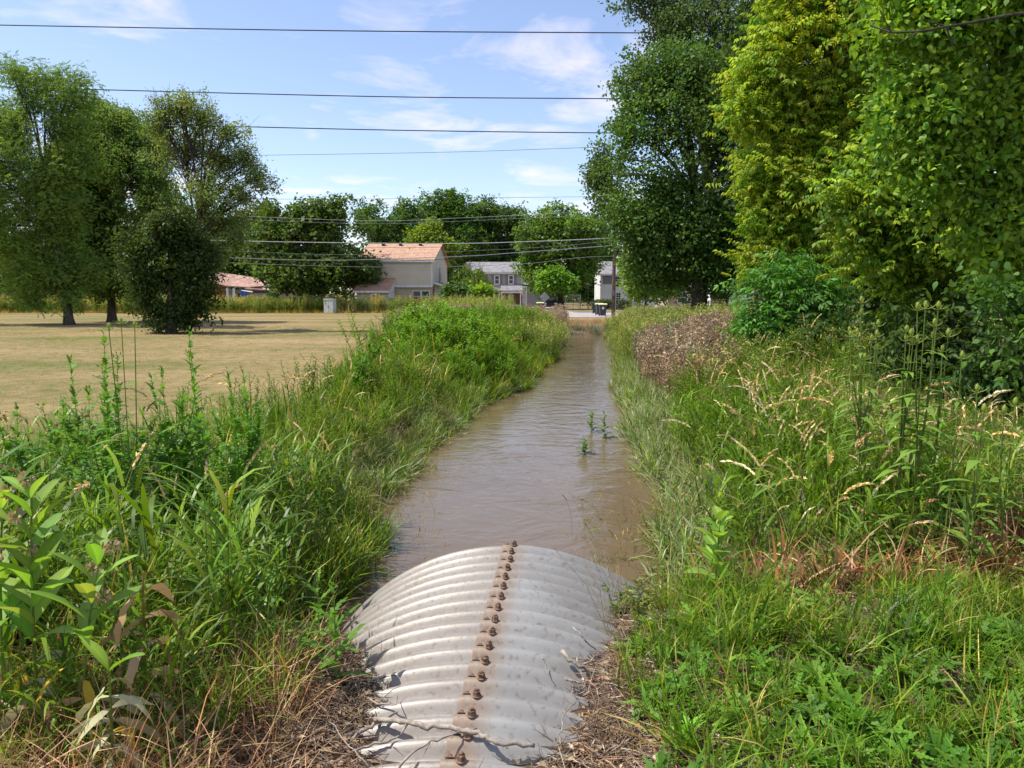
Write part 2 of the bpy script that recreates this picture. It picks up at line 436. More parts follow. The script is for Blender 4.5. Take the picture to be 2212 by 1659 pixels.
# ------------------------------------------------------------------ creek water
m, nt, b, out = mat_new('muddy_water')
N = nt.nodes.new; L = nt.links.new
geo = N('ShaderNodeNewGeometry')
mp = N('ShaderNodeMapping'); mp.inputs['Scale'].default_value = (1.0, 0.42, 1); mp.inputs['Rotation'].default_value = (0, 0, math.radians(-6)); L(geo.outputs['Position'], mp.inputs[0])
n1 = N('ShaderNodeTexNoise'); n1.inputs['Scale'].default_value = 0.5; n1.inputs['Detail'].default_value = 4; L(mp.outputs[0], n1.inputs['Vector'])
r = N('ShaderNodeValToRGB'); L(n1.outputs['Fac'], r.inputs[0]); e = r.color_ramp.elements
e[0].position = 0.35; e[0].color = (0.130, 0.090, 0.048, 1); e[1].position = 0.7; e[1].color = (0.160, 0.116, 0.072, 1)
L(r.outputs[0], b.inputs['Base Color'])
b.inputs['Roughness'].default_value = 0.07; b.inputs['IOR'].default_value = 1.333; b.inputs['Specular IOR Level'].default_value = 0.5
mp2 = N('ShaderNodeMapping'); mp2.inputs['Scale'].default_value = (1.0, 1.35, 1); L(geo.outputs['Position'], mp2.inputs[0])
w1 = N('ShaderNodeTexNoise'); w1.inputs['Scale'].default_value = 4.2; w1.inputs['Detail'].default_value = 5; w1.inputs['Roughness'].default_value = 0.55; w1.inputs['Distortion'].default_value = 0.8; L(mp2.outputs[0], w1.inputs['Vector'])
w2 = N('ShaderNodeTexNoise'); w2.inputs['Scale'].default_value = 1.1; w2.inputs['Detail'].default_value = 3; w2.inputs['Distortion'].default_value = 2.2; L(mp2.outputs[0], w2.inputs['Vector'])
wm = N('ShaderNodeMath'); wm.operation = 'MULTIPLY_ADD'; L(w2.outputs['Fac'], wm.inputs[0]); wm.inputs[1].default_value = 3.2; L(w1.outputs['Fac'], wm.inputs[2])
bp = N('ShaderNodeBump'); bp.inputs['Strength'].default_value = 0.17; bp.inputs['Distance'].default_value = 0.03
L(wm.outputs[0], bp.inputs['Height']); L(bp.outputs[0], b.inputs['Normal'])
M['water'] = m
wx = np.linspace(-26, 9, 60); wy = np.linspace(3.6, 49.5, 120); WX, WY = np.meshgrid(wx, wy)
ii = np.arange(WX.size).reshape(WX.shape)
o = raw_mesh('creek_water', np.stack([WX.ravel(), WY.ravel(), np.zeros(WX.size)], -1),
             np.stack([ii[:-1, :-1], ii[:-1, 1:], ii[1:, 1:], ii[1:, :-1]], -1), M['water'], smooth=True, quads=True)
tag(o, kind='structure')

# ------------------------------------------------------------------ street beyond the creek
m = MB(); m.box(0.6, 60, 65.5, 82, 0.30, 0.545); o = m.build('street', M['asphalt']); tag(o, kind='structure')
m = MB(); m.prism([(2.2, 82), (6.6, 82), (6.9, 118), (0.5, 118)], 'z', 0.31, 0.549); o = m.build('driveway', M['asphalt']); tag(o, kind='structure')
m = MB(); m.box(6.9, 60, 82.003, 82.16, 0.3, 0.66); o = m.build('kerb', noise_mat('pale_kerb_stone', (0.38, 0.36, 0.33), (0.52, 0.5, 0.46), 3)); tag(o, kind='structure')
# ------------------------------------------------------------------ the culvert
PITCHC = 0.1524; AMP = 0.031; RAD = 1.45; ZC = 0.81 - RAD; YE = 5.125
YBOLT0 = 5.06   # crest of the last corrugation, then every pitch towards the camera
m, nt, b, out = mat_new('galvanised_culvert_steel')
N = nt.nodes.new; L = nt.links.new
tc = N('ShaderNodeTexCoord'); s = N('ShaderNodeSeparateXYZ'); L(tc.outputs['Object'], s.inputs[0])
na = N('ShaderNodeTexNoise'); na.inputs['Scale'].default_value = 2.2; na.inputs['Detail'].default_value = 8; L(tc.outputs['Object'], na.inputs['Vector'])
mp = N('ShaderNodeMapping'); mp.inputs['Scale'].default_value = (14, 1.5, 1.5); L(tc.outputs['Object'], mp.inputs[0])
nb = N('ShaderNodeTexNoise'); nb.inputs['Scale'].default_value = 4; nb.inputs['Detail'].default_value = 6; L(mp.outputs[0], nb.inputs['Vector'])
r = N('ShaderNodeValToRGB'); L(na.outputs['Fac'], r.inputs[0]); e = r.color_ramp.elements
e[0].position = 0.3; e[0].color = (0.245, 0.232, 0.21, 1); e[1].position = 0.65; e[1].color = (0.325, 0.32, 0.30, 1)
# rust dust washed along the bolted seam (x from 0 to 0.14 m) and thinly over the left plate
mr = N('ShaderNodeMapRange'); L(s.outputs['X'], mr.inputs['Value']); mr.inputs['From Min'].default_value = 0.125; mr.inputs['From Max'].default_value = 0.0
mr.interpolation_type = 'SMOOTHSTEP'
mr2 = N('ShaderNodeMapRange'); L(s.outputs['X'], mr2.inputs['Value']); mr2.inputs['From Min'].default_value = -0.068; mr2.inputs['From Max'].default_value = -0.064
mr2.inputs['To Min'].default_value = 0.38; mr2.inputs['To Max'].default_value = 1.0
ml = N('ShaderNodeMath'); ml.operation = 'MULTIPLY'; L(mr.outputs[0], ml.inputs[0]); L(mr2.outputs[0], ml.inputs[1])
nr = N('ShaderNodeMapRange'); L(nb.outputs['Fac'], nr.inputs['Value']); nr.inputs['From Min'].default_value = 0.3; nr.inputs['From Max'].default_value = 0.7
nr.inputs['To Min'].default_value = 0.65; nr.inputs['To Max'].default_value = 1.1
m2 = N('ShaderNodeMath'); m2.operation = 'MULTIPLY'; L(ml.outputs[0], m2.inputs[0]); L(nr.outputs[0], m2.inputs[1]); m2.use_clamp = True
mx = N('ShaderNodeMix'); mx.data_type = 'RGBA'; L(m2.outputs[0], mx.inputs['Factor']); L(r.outputs[0], mx.inputs['A']); mx.inputs['B'].default_value = (0.27, 0.195, 0.135, 1)
# fine grime speckle
ns = N('ShaderNodeTexNoise'); ns.inputs['Scale'].default_value = 38; ns.inputs['Detail'].default_value = 6; L(tc.outputs['Object'], ns.inputs['Vector'])
rs = N('ShaderNodeValToRGB'); L(ns.outputs['Fac'], rs.inputs[0]); e = rs.color_ramp.elements
e[0].position = 0.28; e[0].color = (0.62, 0.56, 0.5, 1); e[1].position = 0.45; e[1].color = (1, 1, 1, 1)
mu = N('ShaderNodeMix'); mu.data_type = 'RGBA'; mu.blend_type = 'MULTIPLY'; mu.inputs['Factor'].default_value = 0.8
L(mx.outputs['Result'], mu.inputs['A']); L(rs.outputs[0], mu.inputs['B']); L(mu.outputs['Result'], b.inputs['Base Color'])
b.inputs['Roughness'].default_value = 0.47; b.inputs['Metallic'].default_value = 0.18; b.inputs['Specular IOR Level'].default_value = 0.45
bp = N('ShaderNodeBump'); bp.inputs['Strength'].default_value = 0.25; bp.inputs['Distance'].default_value = 0.004
L(ns.outputs['Fac'], bp.inputs['Height']); L(bp.outputs[0], b.inputs['Normal'])
M['culvert'] = m

cul = empty('culvert_pipe', (0, YBOLT0, 0), -math.atan(0.0811))
tag(cul, 'grey corrugated steel culvert pipe with a line of rusty bolts, running out into the creek', 'culvert')
SEAMX = -0.064


def corr(yy): return AMP * np.cos(2 * np.pi * yy / PITCHC)


def plate(name, th0, th1, dr, label):
    ys = np.arange(-3.1, 0.0661, PITCHC / 14); th = np.linspace(th0, th1, 90)
    TH, YY2 = np.meshgrid(th, ys)
    V = []
    for off in (dr, dr - 0.007):
        Rr = RAD - AMP + corr(YY2) + off
        V.append(np.stack([(Rr * np.sin(TH)).ravel(), YY2.ravel(), (ZC + Rr * np.cos(TH)).ravel()], -1))
    n = TH.size; i = np.arange(n).reshape(TH.shape)
    q = [np.stack([i[:-1, :-1], i[:-1, 1:], i[1:, 1:], i[1:, :-1]], -1).reshape(-1, 4)]
    q.append(q[0][:, ::-1] + n)
    rim = np.concatenate([i[0, :], i[1:, -1], i[-1, -2::-1], i[-2:0:-1, 0]])
    rn = np.roll(rim, -1)
    q.append(np.stack([rim, rim + n, rn + n, rn], -1))
    o = raw_mesh(name, np.concatenate(V), np.concatenate(q), M['culvert'], parent=cul, smooth=True, quads=True)
    o['label'] = label
    mod = o.modifiers.new('edge', 'EDGE_SPLIT'); mod.split_angle = math.radians(55)
    return o


ths = math.asin(SEAMX / RAD)
plate('steel_plate', math.radians(-86), ths + 0.03, -0.0085, 'left curved plate with warm dusty ridges')
plate('steel_plate', ths, math.radians(86), 0.0, 'right curved plate overlapping the seam, paler grey')


def surf(x, y, dr=0.0):
    R = RAD - AMP + float(corr(y)) + dr
    return ZC + math.sqrt(R * R - x * x)


def hexnut():
    m = MB(); k = 6
    m.lathe([(0.0172, 0), (0.0176, 0.002), (0.0176, 0.020), (0.015, 0.023)], 6)
    return m
nut_me = None
bolt_me = None
for i in range(17):
    yb = -i * PITCHC
    z = surf(0.012, yb)
    grp = 'bolts along the culvert seam'
    jx = random.Random(i).uniform(-0.003, 0.003)
    if nut_me is None:
        a = hexnut().build('hex_nut', M['rust'], cul, bevel=0.0015)
        c = MB().lathe([(0.0095, 0), (0.0095, 0.0295), (0.007, 0.0325)], 10).build('bolt_end', M['rust'], a, smooth=False)
        w_ = MB().lathe([(0.019, -0.003), (0.0212, 0.0), (0.019, 0.003)], 16).build('washer', M['rust'], a)
        nut_me = (a, c, w_)
    else:
        a = nut_me[0].copy(); COL.objects.link(a); a.parent = cul
        for s_ in nut_me[1:]:
            c = s_.copy(); COL.objects.link(c); c.parent = a
    a.location = (0.012 + jx, yb, z + 0.001); a.rotation_euler = (random.Random(i).uniform(-.05, .05), 0.008, i * 0.7)
    a['group'] = grp
    # small valley bolt heads just beyond and left of each nut
    if bolt_me is None:
        s2 = MB().lathe([(0.017, -0.002), (0.019, 0.001), (0.015, 0.005), (0.0095, 0.006), (0.009, 0.0115), (0.006, 0.014)], 12).build('bolt_head', M['rust'], cul, smooth=False)
        bolt_me = s2
    else:
        s2 = bolt_me.copy(); COL.objects.link(s2); s2.parent = cul
    s2.location = (-0.035 + jx, yb + 0.030, surf(-0.035, yb + 0.030) + 0.009); s2.rotation_euler = (-0.75, 0, 0)
    s2['group'] = 'small valley bolt heads along the culvert seam'

# ------------------------------------------------------------------ plant templates
RNG = np.random.default_rng(7)
rnd = random.Random(11)


class T:
    """plant template: vertices, triangles and a leaf colour for each vertex"""
    def __init__(s): s.v = []; s.t = []; s.c = []

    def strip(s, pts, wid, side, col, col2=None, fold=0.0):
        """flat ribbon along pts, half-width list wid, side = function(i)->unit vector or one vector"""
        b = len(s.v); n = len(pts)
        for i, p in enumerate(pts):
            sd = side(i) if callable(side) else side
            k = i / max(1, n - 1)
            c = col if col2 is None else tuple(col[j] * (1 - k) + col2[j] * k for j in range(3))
            if wid[i] <= 1e-6 and i == n - 1:
                s.v.append(tuple(p)); s.c.append(c)
            else:
                s.v.append(tuple(p - sd * wid[i])); s.v.append(tuple(p + sd * wid[i])); s.c += [c, c]
        for i in range(n - 1):
            a = b + 2 * i
            if i == n - 2 and wid[-1] <= 1e-6:
                s.t.append((a, a + 1, a + 2))
            else:
                s.t.append((a, a + 1, a + 3)); s.t.append((a, a + 3, a + 2))

    def blade(s, base, az, length, w, lean, curl, col, col2=None, segs=4, wmax=0.3):
        d = Vector((math.cos(az), math.sin(az), 0)); up = Vector((0, 0, 1))
        side = Vector((-math.sin(az), math.cos(az), 0))
        p = Vector(base); pts = [p.copy()]; a = lean
        for i in range(segs):
            a2 = a + curl * ((i + 1) / segs) ** 1.3
            p = p + (up * math.cos(a2) + d * math.sin(a2)) * (length / segs); pts.append(p.copy())
        wid = [w * (0.7 + 0.3 * min(1, (i / segs) / wmax)) * (1 - max(0, (i / segs - wmax) / (1 - wmax)) ** 1.6) for i in range(segs)] + [0]
        s.strip(pts, wid, side, col, col2)
        return pts

    def leaf(s, p, d, n, L, W, col, bend=0.25, seg=2):
        """ovate leaf from p along d, normal n"""
        d = d.normalized(); sd = d.cross(n)
        sd = sd.normalized() if sd.length > 1e-5 else Vector((1, 0, 0))
        n = sd.cross(d)
        if seg == 1:
            b = len(s.v); m_ = p + d * L * .42
            s.v += [tuple(p), tuple(m_ - sd * W + n * (L * .05)), tuple(p + d * L - n * (L * bend)), tuple(m_ + sd * W + n * (L * .05))]
            s.c += [col] * 4; s.t += [(b, b + 1, b + 2), (b, b + 2, b + 3)]
            return
        pts = []; wid = []
        prof = {2: [.25, 1.0, 0.0], 3: [.2, .95, .8, 0], 4: [.15, .8, 1, .7, 0], 5: [.12, .85, 1, .74, .34, 0]}[seg]
        for i in range(seg + 1):
            k = i / seg; pts.append(p + d * (L * k) - n * (L * bend * k * k)); wid.append(W * prof[i])
        s.strip(pts, wid, sd, col)

    def lobed(s, p, d, n, L, W, col, bend=0.3, teeth=4, rib=None):
        """toothed and lobed leaf (wild lettuce, thistle)"""
        d = d.normalized(); sd = d.cross(n); sd = sd.normalized() if sd.length > 1e-5 else Vector((1, 0, 0)); n = sd.cross(d)
        c = lambda k: p + d * (L * k) - n * (L * bend * k * k)
        for sg in (-1, 1):
            for j in range(teeth):
                k0 = j / teeth; k1 = (j + .72) / teeth; k2 = (j + 1.0) / teeth
                wv = W * math.sin(math.pi * min(.95, 0.14 + k1 * .82)) * (1 if j % 2 == 0 else .8)
                b = len(s.v)
                tip = c(k1 + 0.02) + sd * sg * wv + n * (0.10 * W)
                s.v += [tuple(c(k0)), tuple(c(k0 + .02) + sd * sg * W * .38), tuple(tip), tuple(c(k2) + sd * sg * W * .25), tuple(c(k2))]
                s.c += [col] * 5
                s.t += [(b, b + 1, b + 2), (b, b + 2, b + 3), (b, b + 3, b + 4)]
        if rib:
            s.strip([c(0) + n * .003, c(.5) + n * .004, c(.95) + n * .004], [W * .055, W * .04, 0], sd, rib)

    def stem(s, pts, r0, r1, col, n=3):
        b = len(s.v); m_ = len(pts)
        for i, p in enumerate(pts):
            d = pts[min(i + 1, m_ - 1)] - pts[max(0, i - 1)]; d = d.normalized()
            u = d.cross(Vector((0.3, 1, 0.1))).normalized(); w_ = d.cross(u)
            r = r0 + (r1 - r0) * i / (m_ - 1)
            for k in range(n):
                a = 2 * math.pi * k / n
                s.v.append(tuple(p + (u * math.cos(a) + w_ * math.sin(a)) * r)); s.c.append(col)
        for i in range(m_ - 1):
            for k in range(n):
                k2 = (k + 1) % n; a = b + i * n
                s.t.append((a + k, a + k2, a + n + k2)); s.t.append((a + k, a + n + k2, a + n + k))

    def blob(s, c, r, rz, col, n=6):
        b = len(s.v); rings = [(-1, 0), (-.6, .75), (0, 1), (.6, .7), (1, 0)]
        for zz, rr in rings:
            for k in range(n):
                a = 2 * math.pi * k / n
                s.v.append((c.x + r * rr * math.cos(a), c.y + r * rr * math.sin(a), c.z + rz * zz)); s.c.append(col)
        for i in range(len(rings) - 1):
            for k in range(n):
                k2 = (k + 1) % n; a = b + i * n
                s.t.append((a + k, a + k2, a + n + k2)); s.t.append((a + k, a + n + k2, a + n + k))

    def np(s):
        return (np.array(s.v, dtype=np.float32), np.array(s.t, dtype=np.int32), np.array(s.c, dtype=np.float32))

    def obj(s, name, mat, parent=None):
        v, t, c = s.np()
        return raw_mesh(name, v, t, mat, parent, tint=c)


def pick(cols, j=0.3):
    c = rnd.choice(cols); k = 1 + rnd.uniform(-j, j)
    return (c[0] * k, c[1] * k, c[2] * k)


# leaf colours (albedo)
GREEN = [(0.090, 0.165, 0.018), (0.110, 0.195, 0.022), (0.070, 0.138, 0.016), (0.150, 0.220, 0.030)]
BLUEG = [(0.185, 0.225, 0.175), (0.22, 0.255, 0.21), (0.125, 0.17, 0.10), (0.28, 0.29, 0.23)]
YELG = [(0.16, 0.24, 0.035), (0.20, 0.265, 0.045), (0.12, 0.20, 0.03)]
STRAW = [(0.42, 0.31, 0.155), (0.34, 0.24, 0.12), (0.48, 0.37, 0.21), (0.27, 0.18, 0.085)]
RUSTY = [(0.24, 0.11, 0.042), (0.17, 0.075, 0.03), (0.30, 0.17, 0.07), (0.12, 0.06, 0.03)]
TAN = [(0.34, 0.26, 0.17), (0.40, 0.31, 0.21), (0.27, 0.205, 0.13)]


def tuft(n, h, w, spread, cols, lean=.25, curl=.9, segs=4, mix=None, mp=0.0):
    t = T()
    for i in range(n):
        a = rnd.uniform(0, 6.283); r = spread * math.sqrt(rnd.random())
        c = pick(mix if (mix and rnd.random() < mp) else cols)
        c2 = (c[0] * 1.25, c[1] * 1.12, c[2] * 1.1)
        hh = h * rnd.uniform(.45, 1.05)
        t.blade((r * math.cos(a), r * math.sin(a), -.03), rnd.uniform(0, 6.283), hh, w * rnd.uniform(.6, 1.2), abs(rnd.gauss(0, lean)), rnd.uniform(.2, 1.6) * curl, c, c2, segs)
    return t.np()


def reed(n, h, w, cols):
    """leafy grass stalks: culm with long arching blades (reed canary grass)"""
    t = T()
    for i in range(n):
        a = rnd.uniform(0, 6.283); r = .07 * math.sqrt(rnd.random()); hh = h * rnd.uniform(.7, 1.05)
        p0 = Vector((r * math.cos(a), r * math.sin(a), -.03)); az = rnd.uniform(0, 6.283); ln = abs(rnd.gauss(0, .13))
        d = Vector((math.cos(az) * math.sin(ln), math.sin(az) * math.sin(ln), math.cos(ln)))
        c = pick(cols)
        t.stem([p0, p0 + d * hh * .5, p0 + d * hh * .95 + Vector((0, 0, -.01))], .0022, .001, (c[0] * 1.3, c[1] * 1.15, c[2] * 1.5))
        for k in range(5):
            q = .15 + .75 * k / 5 + rnd.uniform(-.05, .05); c = pick(cols)
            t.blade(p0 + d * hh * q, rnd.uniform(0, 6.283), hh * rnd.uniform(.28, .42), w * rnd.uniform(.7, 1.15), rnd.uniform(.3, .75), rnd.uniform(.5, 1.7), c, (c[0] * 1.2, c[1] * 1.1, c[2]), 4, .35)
    return t.np()


def headed(n, h, cols, straw=STRAW, droop=1.0, hl=.13, lw=.0085):
    """flowering grass stems with slim seed heads"""
    t = T()
    for i in range(n):
        az = rnd.uniform(0, 6.283); a = rnd.uniform(.03, .2); p = Vector((rnd.uniform(-.1, .1), rnd.uniform(-.1, .1), -.03)); pts = [p.copy()]
        hh = h * rnd.uniform(.8, 1.1); d = Vector((math.cos(az), math.sin(az), 0))
        for k in range(6):
            a += .02 + .11 * droop * (k / 5) ** 2 * 1.5
            p = p + (Vector((0, 0, 1)) * math.cos(a) + d * math.sin(a)) * hh / 6; pts.append(p.copy())
        c = pick(straw)
        t.stem(pts, .0016, .0009, (c[0] * .8, c[1] * .85, c[2] * .7))
        q = []; L_ = hl * rnd.uniform(.7, 1.2)
        for k in range(6):
            q.append(p.copy()); a += .14 * droop
            p = p + (Vector((0, 0, 1)) * math.cos(a) + d * math.sin(a)) * L_ / 5
        for k in range(26):
            f = k / 26 * 4.9; i0 = int(f); b_ = q[i0].lerp(q[i0 + 1], f - i0)
            dd = (q[i0 + 1] - q[i0]).normalized(); rd = Vector((rnd.uniform(-1, 1), rnd.uniform(-1, 1), rnd.uniform(-1, 1)))
            wd = .35 * math.sin(math.pi * (.1 + .85 * k / 22))
            t.leaf(b_, dd + rd * wd * 1.3, rd, lw * 4.2, lw, pick([c], .2), 0, 1)
        for k in range(2):
            g_ = pick(cols); qq = rnd.uniform(.25, .6)
            t.blade(pts[int(qq * 6)], rnd.uniform(0, 6.283), hh * .28, .005, .5, 1.2, g_)
    return t.np()


def weed(h, nl, L_, W_, cols, stemc=(0.13, 0.17, 0.06), top=None, ntop=20, branch=0, seg=1, ang=.9):
    """leafy upright stem; optional flower or seed plume"""
    t = T(); az = rnd.uniform(0, 6.283); ln = rnd.uniform(0, .14)
    d = Vector((math.cos(az) * math.sin(ln), math.sin(az) * math.sin(ln), math.cos(ln)))
    t.stem([Vector((0, 0, -.03)), d * h * .5, d * h * .98], .006 * h + .001, .002, stemc)
    for i in range(nl):
        k = .12 + .86 * i / nl; a = i * 2.4 + rnd.uniform(-.4, .4)
        s_ = 1 - .55 * k if k > .5 else .8
        u = ang + rnd.uniform(-.3, .3) - k * .4
        dd = Vector((math.cos(a) * math.sin(u), math.sin(a) * math.sin(u), math.cos(u)))
        nn = Vector((-math.cos(a) * math.cos(u), -math.sin(a) * math.cos(u), math.sin(u)))
        t.leaf(d * h * k, dd, nn, L_ * s_ * rnd.uniform(.7, 1.2), W_ * s_, pick(cols), rnd.uniform(.1, .5), seg)
    for j in range(branch):
        k = rnd.uniform(.5, .85); a = rnd.uniform(0, 6.283); u = rnd.uniform(.4, .9)
        dd = Vector((math.cos(a) * math.sin(u), math.sin(a) * math.sin(u), math.cos(u))); l2 = h * rnd.uniform(.15, .3)
        p0 = d * h * k; t.stem([p0, p0 + dd * l2], .0025, .001, stemc)
        for q in range(6):
            a2 = rnd.uniform(0, 6.283); d2 = Vector((math.cos(a2), math.sin(a2), rnd.uniform(.1, 1)))
            t.leaf(p0 + dd * l2 * (q + 1) / 6, d2, Vector((0, 0, 1)), L_ * .5, W_ * .5, pick(cols), .3, 1)
    if top:
        for i in range(ntop):
            a = rnd.uniform(0, 6.283); r = rnd.uniform(0, .09) * h; z = h * rnd.uniform(.72, 1.06)
            rd = Vector((rnd.uniform(-1, 1), rnd.uniform(-1, 1), rnd.uniform(-.3, 1)))
            t.leaf(Vector((r * math.cos(a), r * math.sin(a), 0)) + d * z, rd, Vector((rd.y, -rd.x, .3)), .035 * h + .01, .012 * h + .004, pick(top, .25), 0, 1)
    return t.np()


def weedclump(k, spread, *a, **kw):
    V = []; Tt = []; C = []; b = 0
    for i in range(k):
        v, t, c = weed(*a, **kw); s_ = rnd.uniform(.65, 1.08)
        an = rnd.uniform(0, 6.283); r = spread * math.sqrt(rnd.random())
        v = v * s_ + np.array([r * math.cos(an), r * math.sin(an), 0]); V.append(v); Tt.append(t + b); C.append(c); b += len(v)
    return (np.concatenate(V), np.concatenate(Tt), np.concatenate(C))


class Acc:
    """many copies of templates gathered as ONE uncountable mass"""
    def __init__(s, seed=1): s.V = []; s.T = []; s.C = []; s.n = 0; s.r = np.random.default_rng(seed)

    def put(s, temps, pos, scale, tilt=.15, tint=None, var=.22, leandir=None, hue=.08):
        pos = np.asarray(pos, dtype=np.float32).reshape(-1, 3); K = len(pos)
        if K == 0: return
        scale = np.broadcast_to(np.asarray(scale, dtype=np.float32), (K,))
        which = s.r.integers(0, len(temps), K)
        for ti, (v, t, c) in enumerate(temps):
            ids = np.where(which == ti)[0]; k = len(ids)
            if not k: continue
            ya = s.r.uniform(0, 2 * np.pi, k); cz, sz = np.cos(ya), np.sin(ya)
            tx = s.r.normal(0, tilt, k); ty = s.r.normal(0, tilt, k)
            if leandir is not None:
                tx = tx + leandir[ids, 0]; ty = ty + leandir[ids, 1]
            Rz = np.zeros((k, 3, 3)); Rz[:, 0, 0] = cz; Rz[:, 0, 1] = -sz; Rz[:, 1, 0] = sz; Rz[:, 1, 1] = cz; Rz[:, 2, 2] = 1
            zc = np.stack([tx, ty, np.ones(k)], -1); zc /= np.linalg.norm(zc, axis=1)[:, None]
            xc = np.cross(np.tile([0., 1., 0.], (k, 1)), zc); xc /= np.linalg.norm(xc, axis=1)[:, None]
            S = np.stack([xc, np.cross(zc, xc), zc], -1)
            R = S @ Rz
            vv = np.einsum('kij,nj->kni', R, v) * scale[ids][:, None, None] + pos[ids][:, None, :]
            s.V.append(vv.reshape(-1, 3).astype(np.float32))
            s.T.append((t[None] + (s.n + np.arange(k) * len(v))[:, None, None]).reshape(-1, 3))
            f = (1 + s.r.normal(0, var, (k, 1))) * (1 + s.r.normal(0, hue, (k, 3)) * np.array([1, .3, .8]))
            if tint is not None: f = f * (tint if np.ndim(tint) == 1 else tint[ids])
            s.C.append(np.clip(c[None] * f[:, None, :], .003, .9).reshape(-1, 3).astype(np.float32))
            s.n += k * len(v)

    def build(s, name, mat, parent=None):
        if not s.V: return None
        o = raw_mesh(name, np.concatenate(s.V), np.concatenate(s.T), mat, parent, tint=np.concatenate(s.C))
        s.V = s.T = s.C = None
        return o


def field_pts(rng, x0, x1, y0, y1, dens, keep=None):
    n = int((x1 - x0) * (y1 - y0) * dens)
    x = rng.uniform(x0, x1, n); y = rng.uniform(y0, y1, n)
    if keep is not None:
        k = keep(x, y); x = x[k]; y = y[k]
    return np.stack([x, y, gz(x, y)], -1)
# ------------------------------------------------------------------ trees
def twig(n, L_, W_, spread, cols=((1, 1, 1),), seg=1, droop=.25, flat=.5, bark=(0.35, 0.25, 0.2), kind='simple'):
    """leafy twig of about 2*spread; colour 1 = the tree's own tint"""
    t = T()
    if kind == 'pinnate':       # compound leaves: pairs of leaflets on thin stalks
        ns = max(3, n // 9)
        for i in range(ns):
            a = rnd.uniform(0, 6.283); u = rnd.uniform(-.3, .7)
            d = Vector((math.cos(a) * math.cos(u), math.sin(a) * math.cos(u), math.sin(u)))
            p0 = Vector((rnd.gauss(0, .4), rnd.gauss(0, .4), rnd.gauss(0, .3))) * spread
            ln = L_ * 3.4
            for k in range(4):
                q = p0 + d * ln * (.25 + .22 * k) - Vector((0, 0, droop * .35 * ln * ((k + 1) / 4) ** 2))
                sd = d.cross(Vector((0, 0, 1))).normalized()
                for sg in (-1, 1):
                    dd = (sd * sg + d * .6 + Vector((0, 0, -droop + rnd.uniform(-.2, .2))))
                    t.leaf(q, dd, Vector((rnd.gauss(0, .55), rnd.gauss(0, .55), 1)), L_ * rnd.uniform(.8, 1.15), W_, pick(cols, .18), droop, seg)
            t.leaf(p0 + d * ln * .95 - Vector((0, 0, droop * .35 * ln)), d + Vector((0, 0, -droop)), Vector((0, 0, 1)), L_, W_, pick(cols, .18), droop, seg)
    else:
        for i in range(n):
            p = Vector((rnd.gauss(0, .45), rnd.gauss(0, .45), rnd.gauss(0, .34))) * spread
            a = rnd.uniform(0, 6.283)
            d = Vector((math.cos(a), math.sin(a), rnd.uniform(-.6, .45) - droop))
            nn = Vector((rnd.gauss(0, flat), rnd.gauss(0, flat), 1))
            t.leaf(p, d, nn, L_ * rnd.uniform(.7, 1.2), W_ * rnd.uniform(.8, 1.15), pick(cols, .2), rnd.uniform(0, .4), seg)
    return t.np()


def tube_np(V, F, pts, r0, r1, n=5):
    b = sum(len(x) for x in V); pts = np.array([tuple(p) for p in pts]); m_ = len(pts)
    d = np.gradient(pts, axis=0); d /= np.linalg.norm(d, axis=1)[:, None] + 1e-9
    u = np.cross(d, np.array([0.31, 0.9, 0.27])); u /= np.linalg.norm(u, axis=1)[:, None] + 1e-9; w_ = np.cross(d, u)
    r = np.linspace(r0, r1, m_)[:, None] if not hasattr(r0, '__len__') else np.array(r0)[:, None]
    ang = np.arange(n) * 2 * np.pi / n
    ring = pts[:, None, :] + (u[:, None, :] * np.cos(ang)[None, :, None] + w_[:, None, :] * np.sin(ang)[None, :, None]) * r[:, :, None]
    V.append(ring.reshape(-1, 3))
    i = np.arange(m_ * n).reshape(m_, n) + b; j = np.roll(i, -1, 1)
    F.append(np.stack([i[:-1], j[:-1], j[1:], i[1:]], -1).reshape(-1, 4))


def limb(rng, a, c, wob=.08, n=7, sag=0.0):
    a = np.array(a, float); c = np.array(c, float); L_ = np.linalg.norm(c - a)
    k = np.linspace(0, 1, n)[:, None]
    p = a + (c - a) * k
    off = np.cumsum(rng.normal(0, wob * L_ / n, (n, 3)), 0); off -= off[-1] * k
    p = p + off; p[:, 2] += (L_ * .12 * np.sin(np.pi * k[:, 0])) * (1 if sag == 0 else sag)
    return p


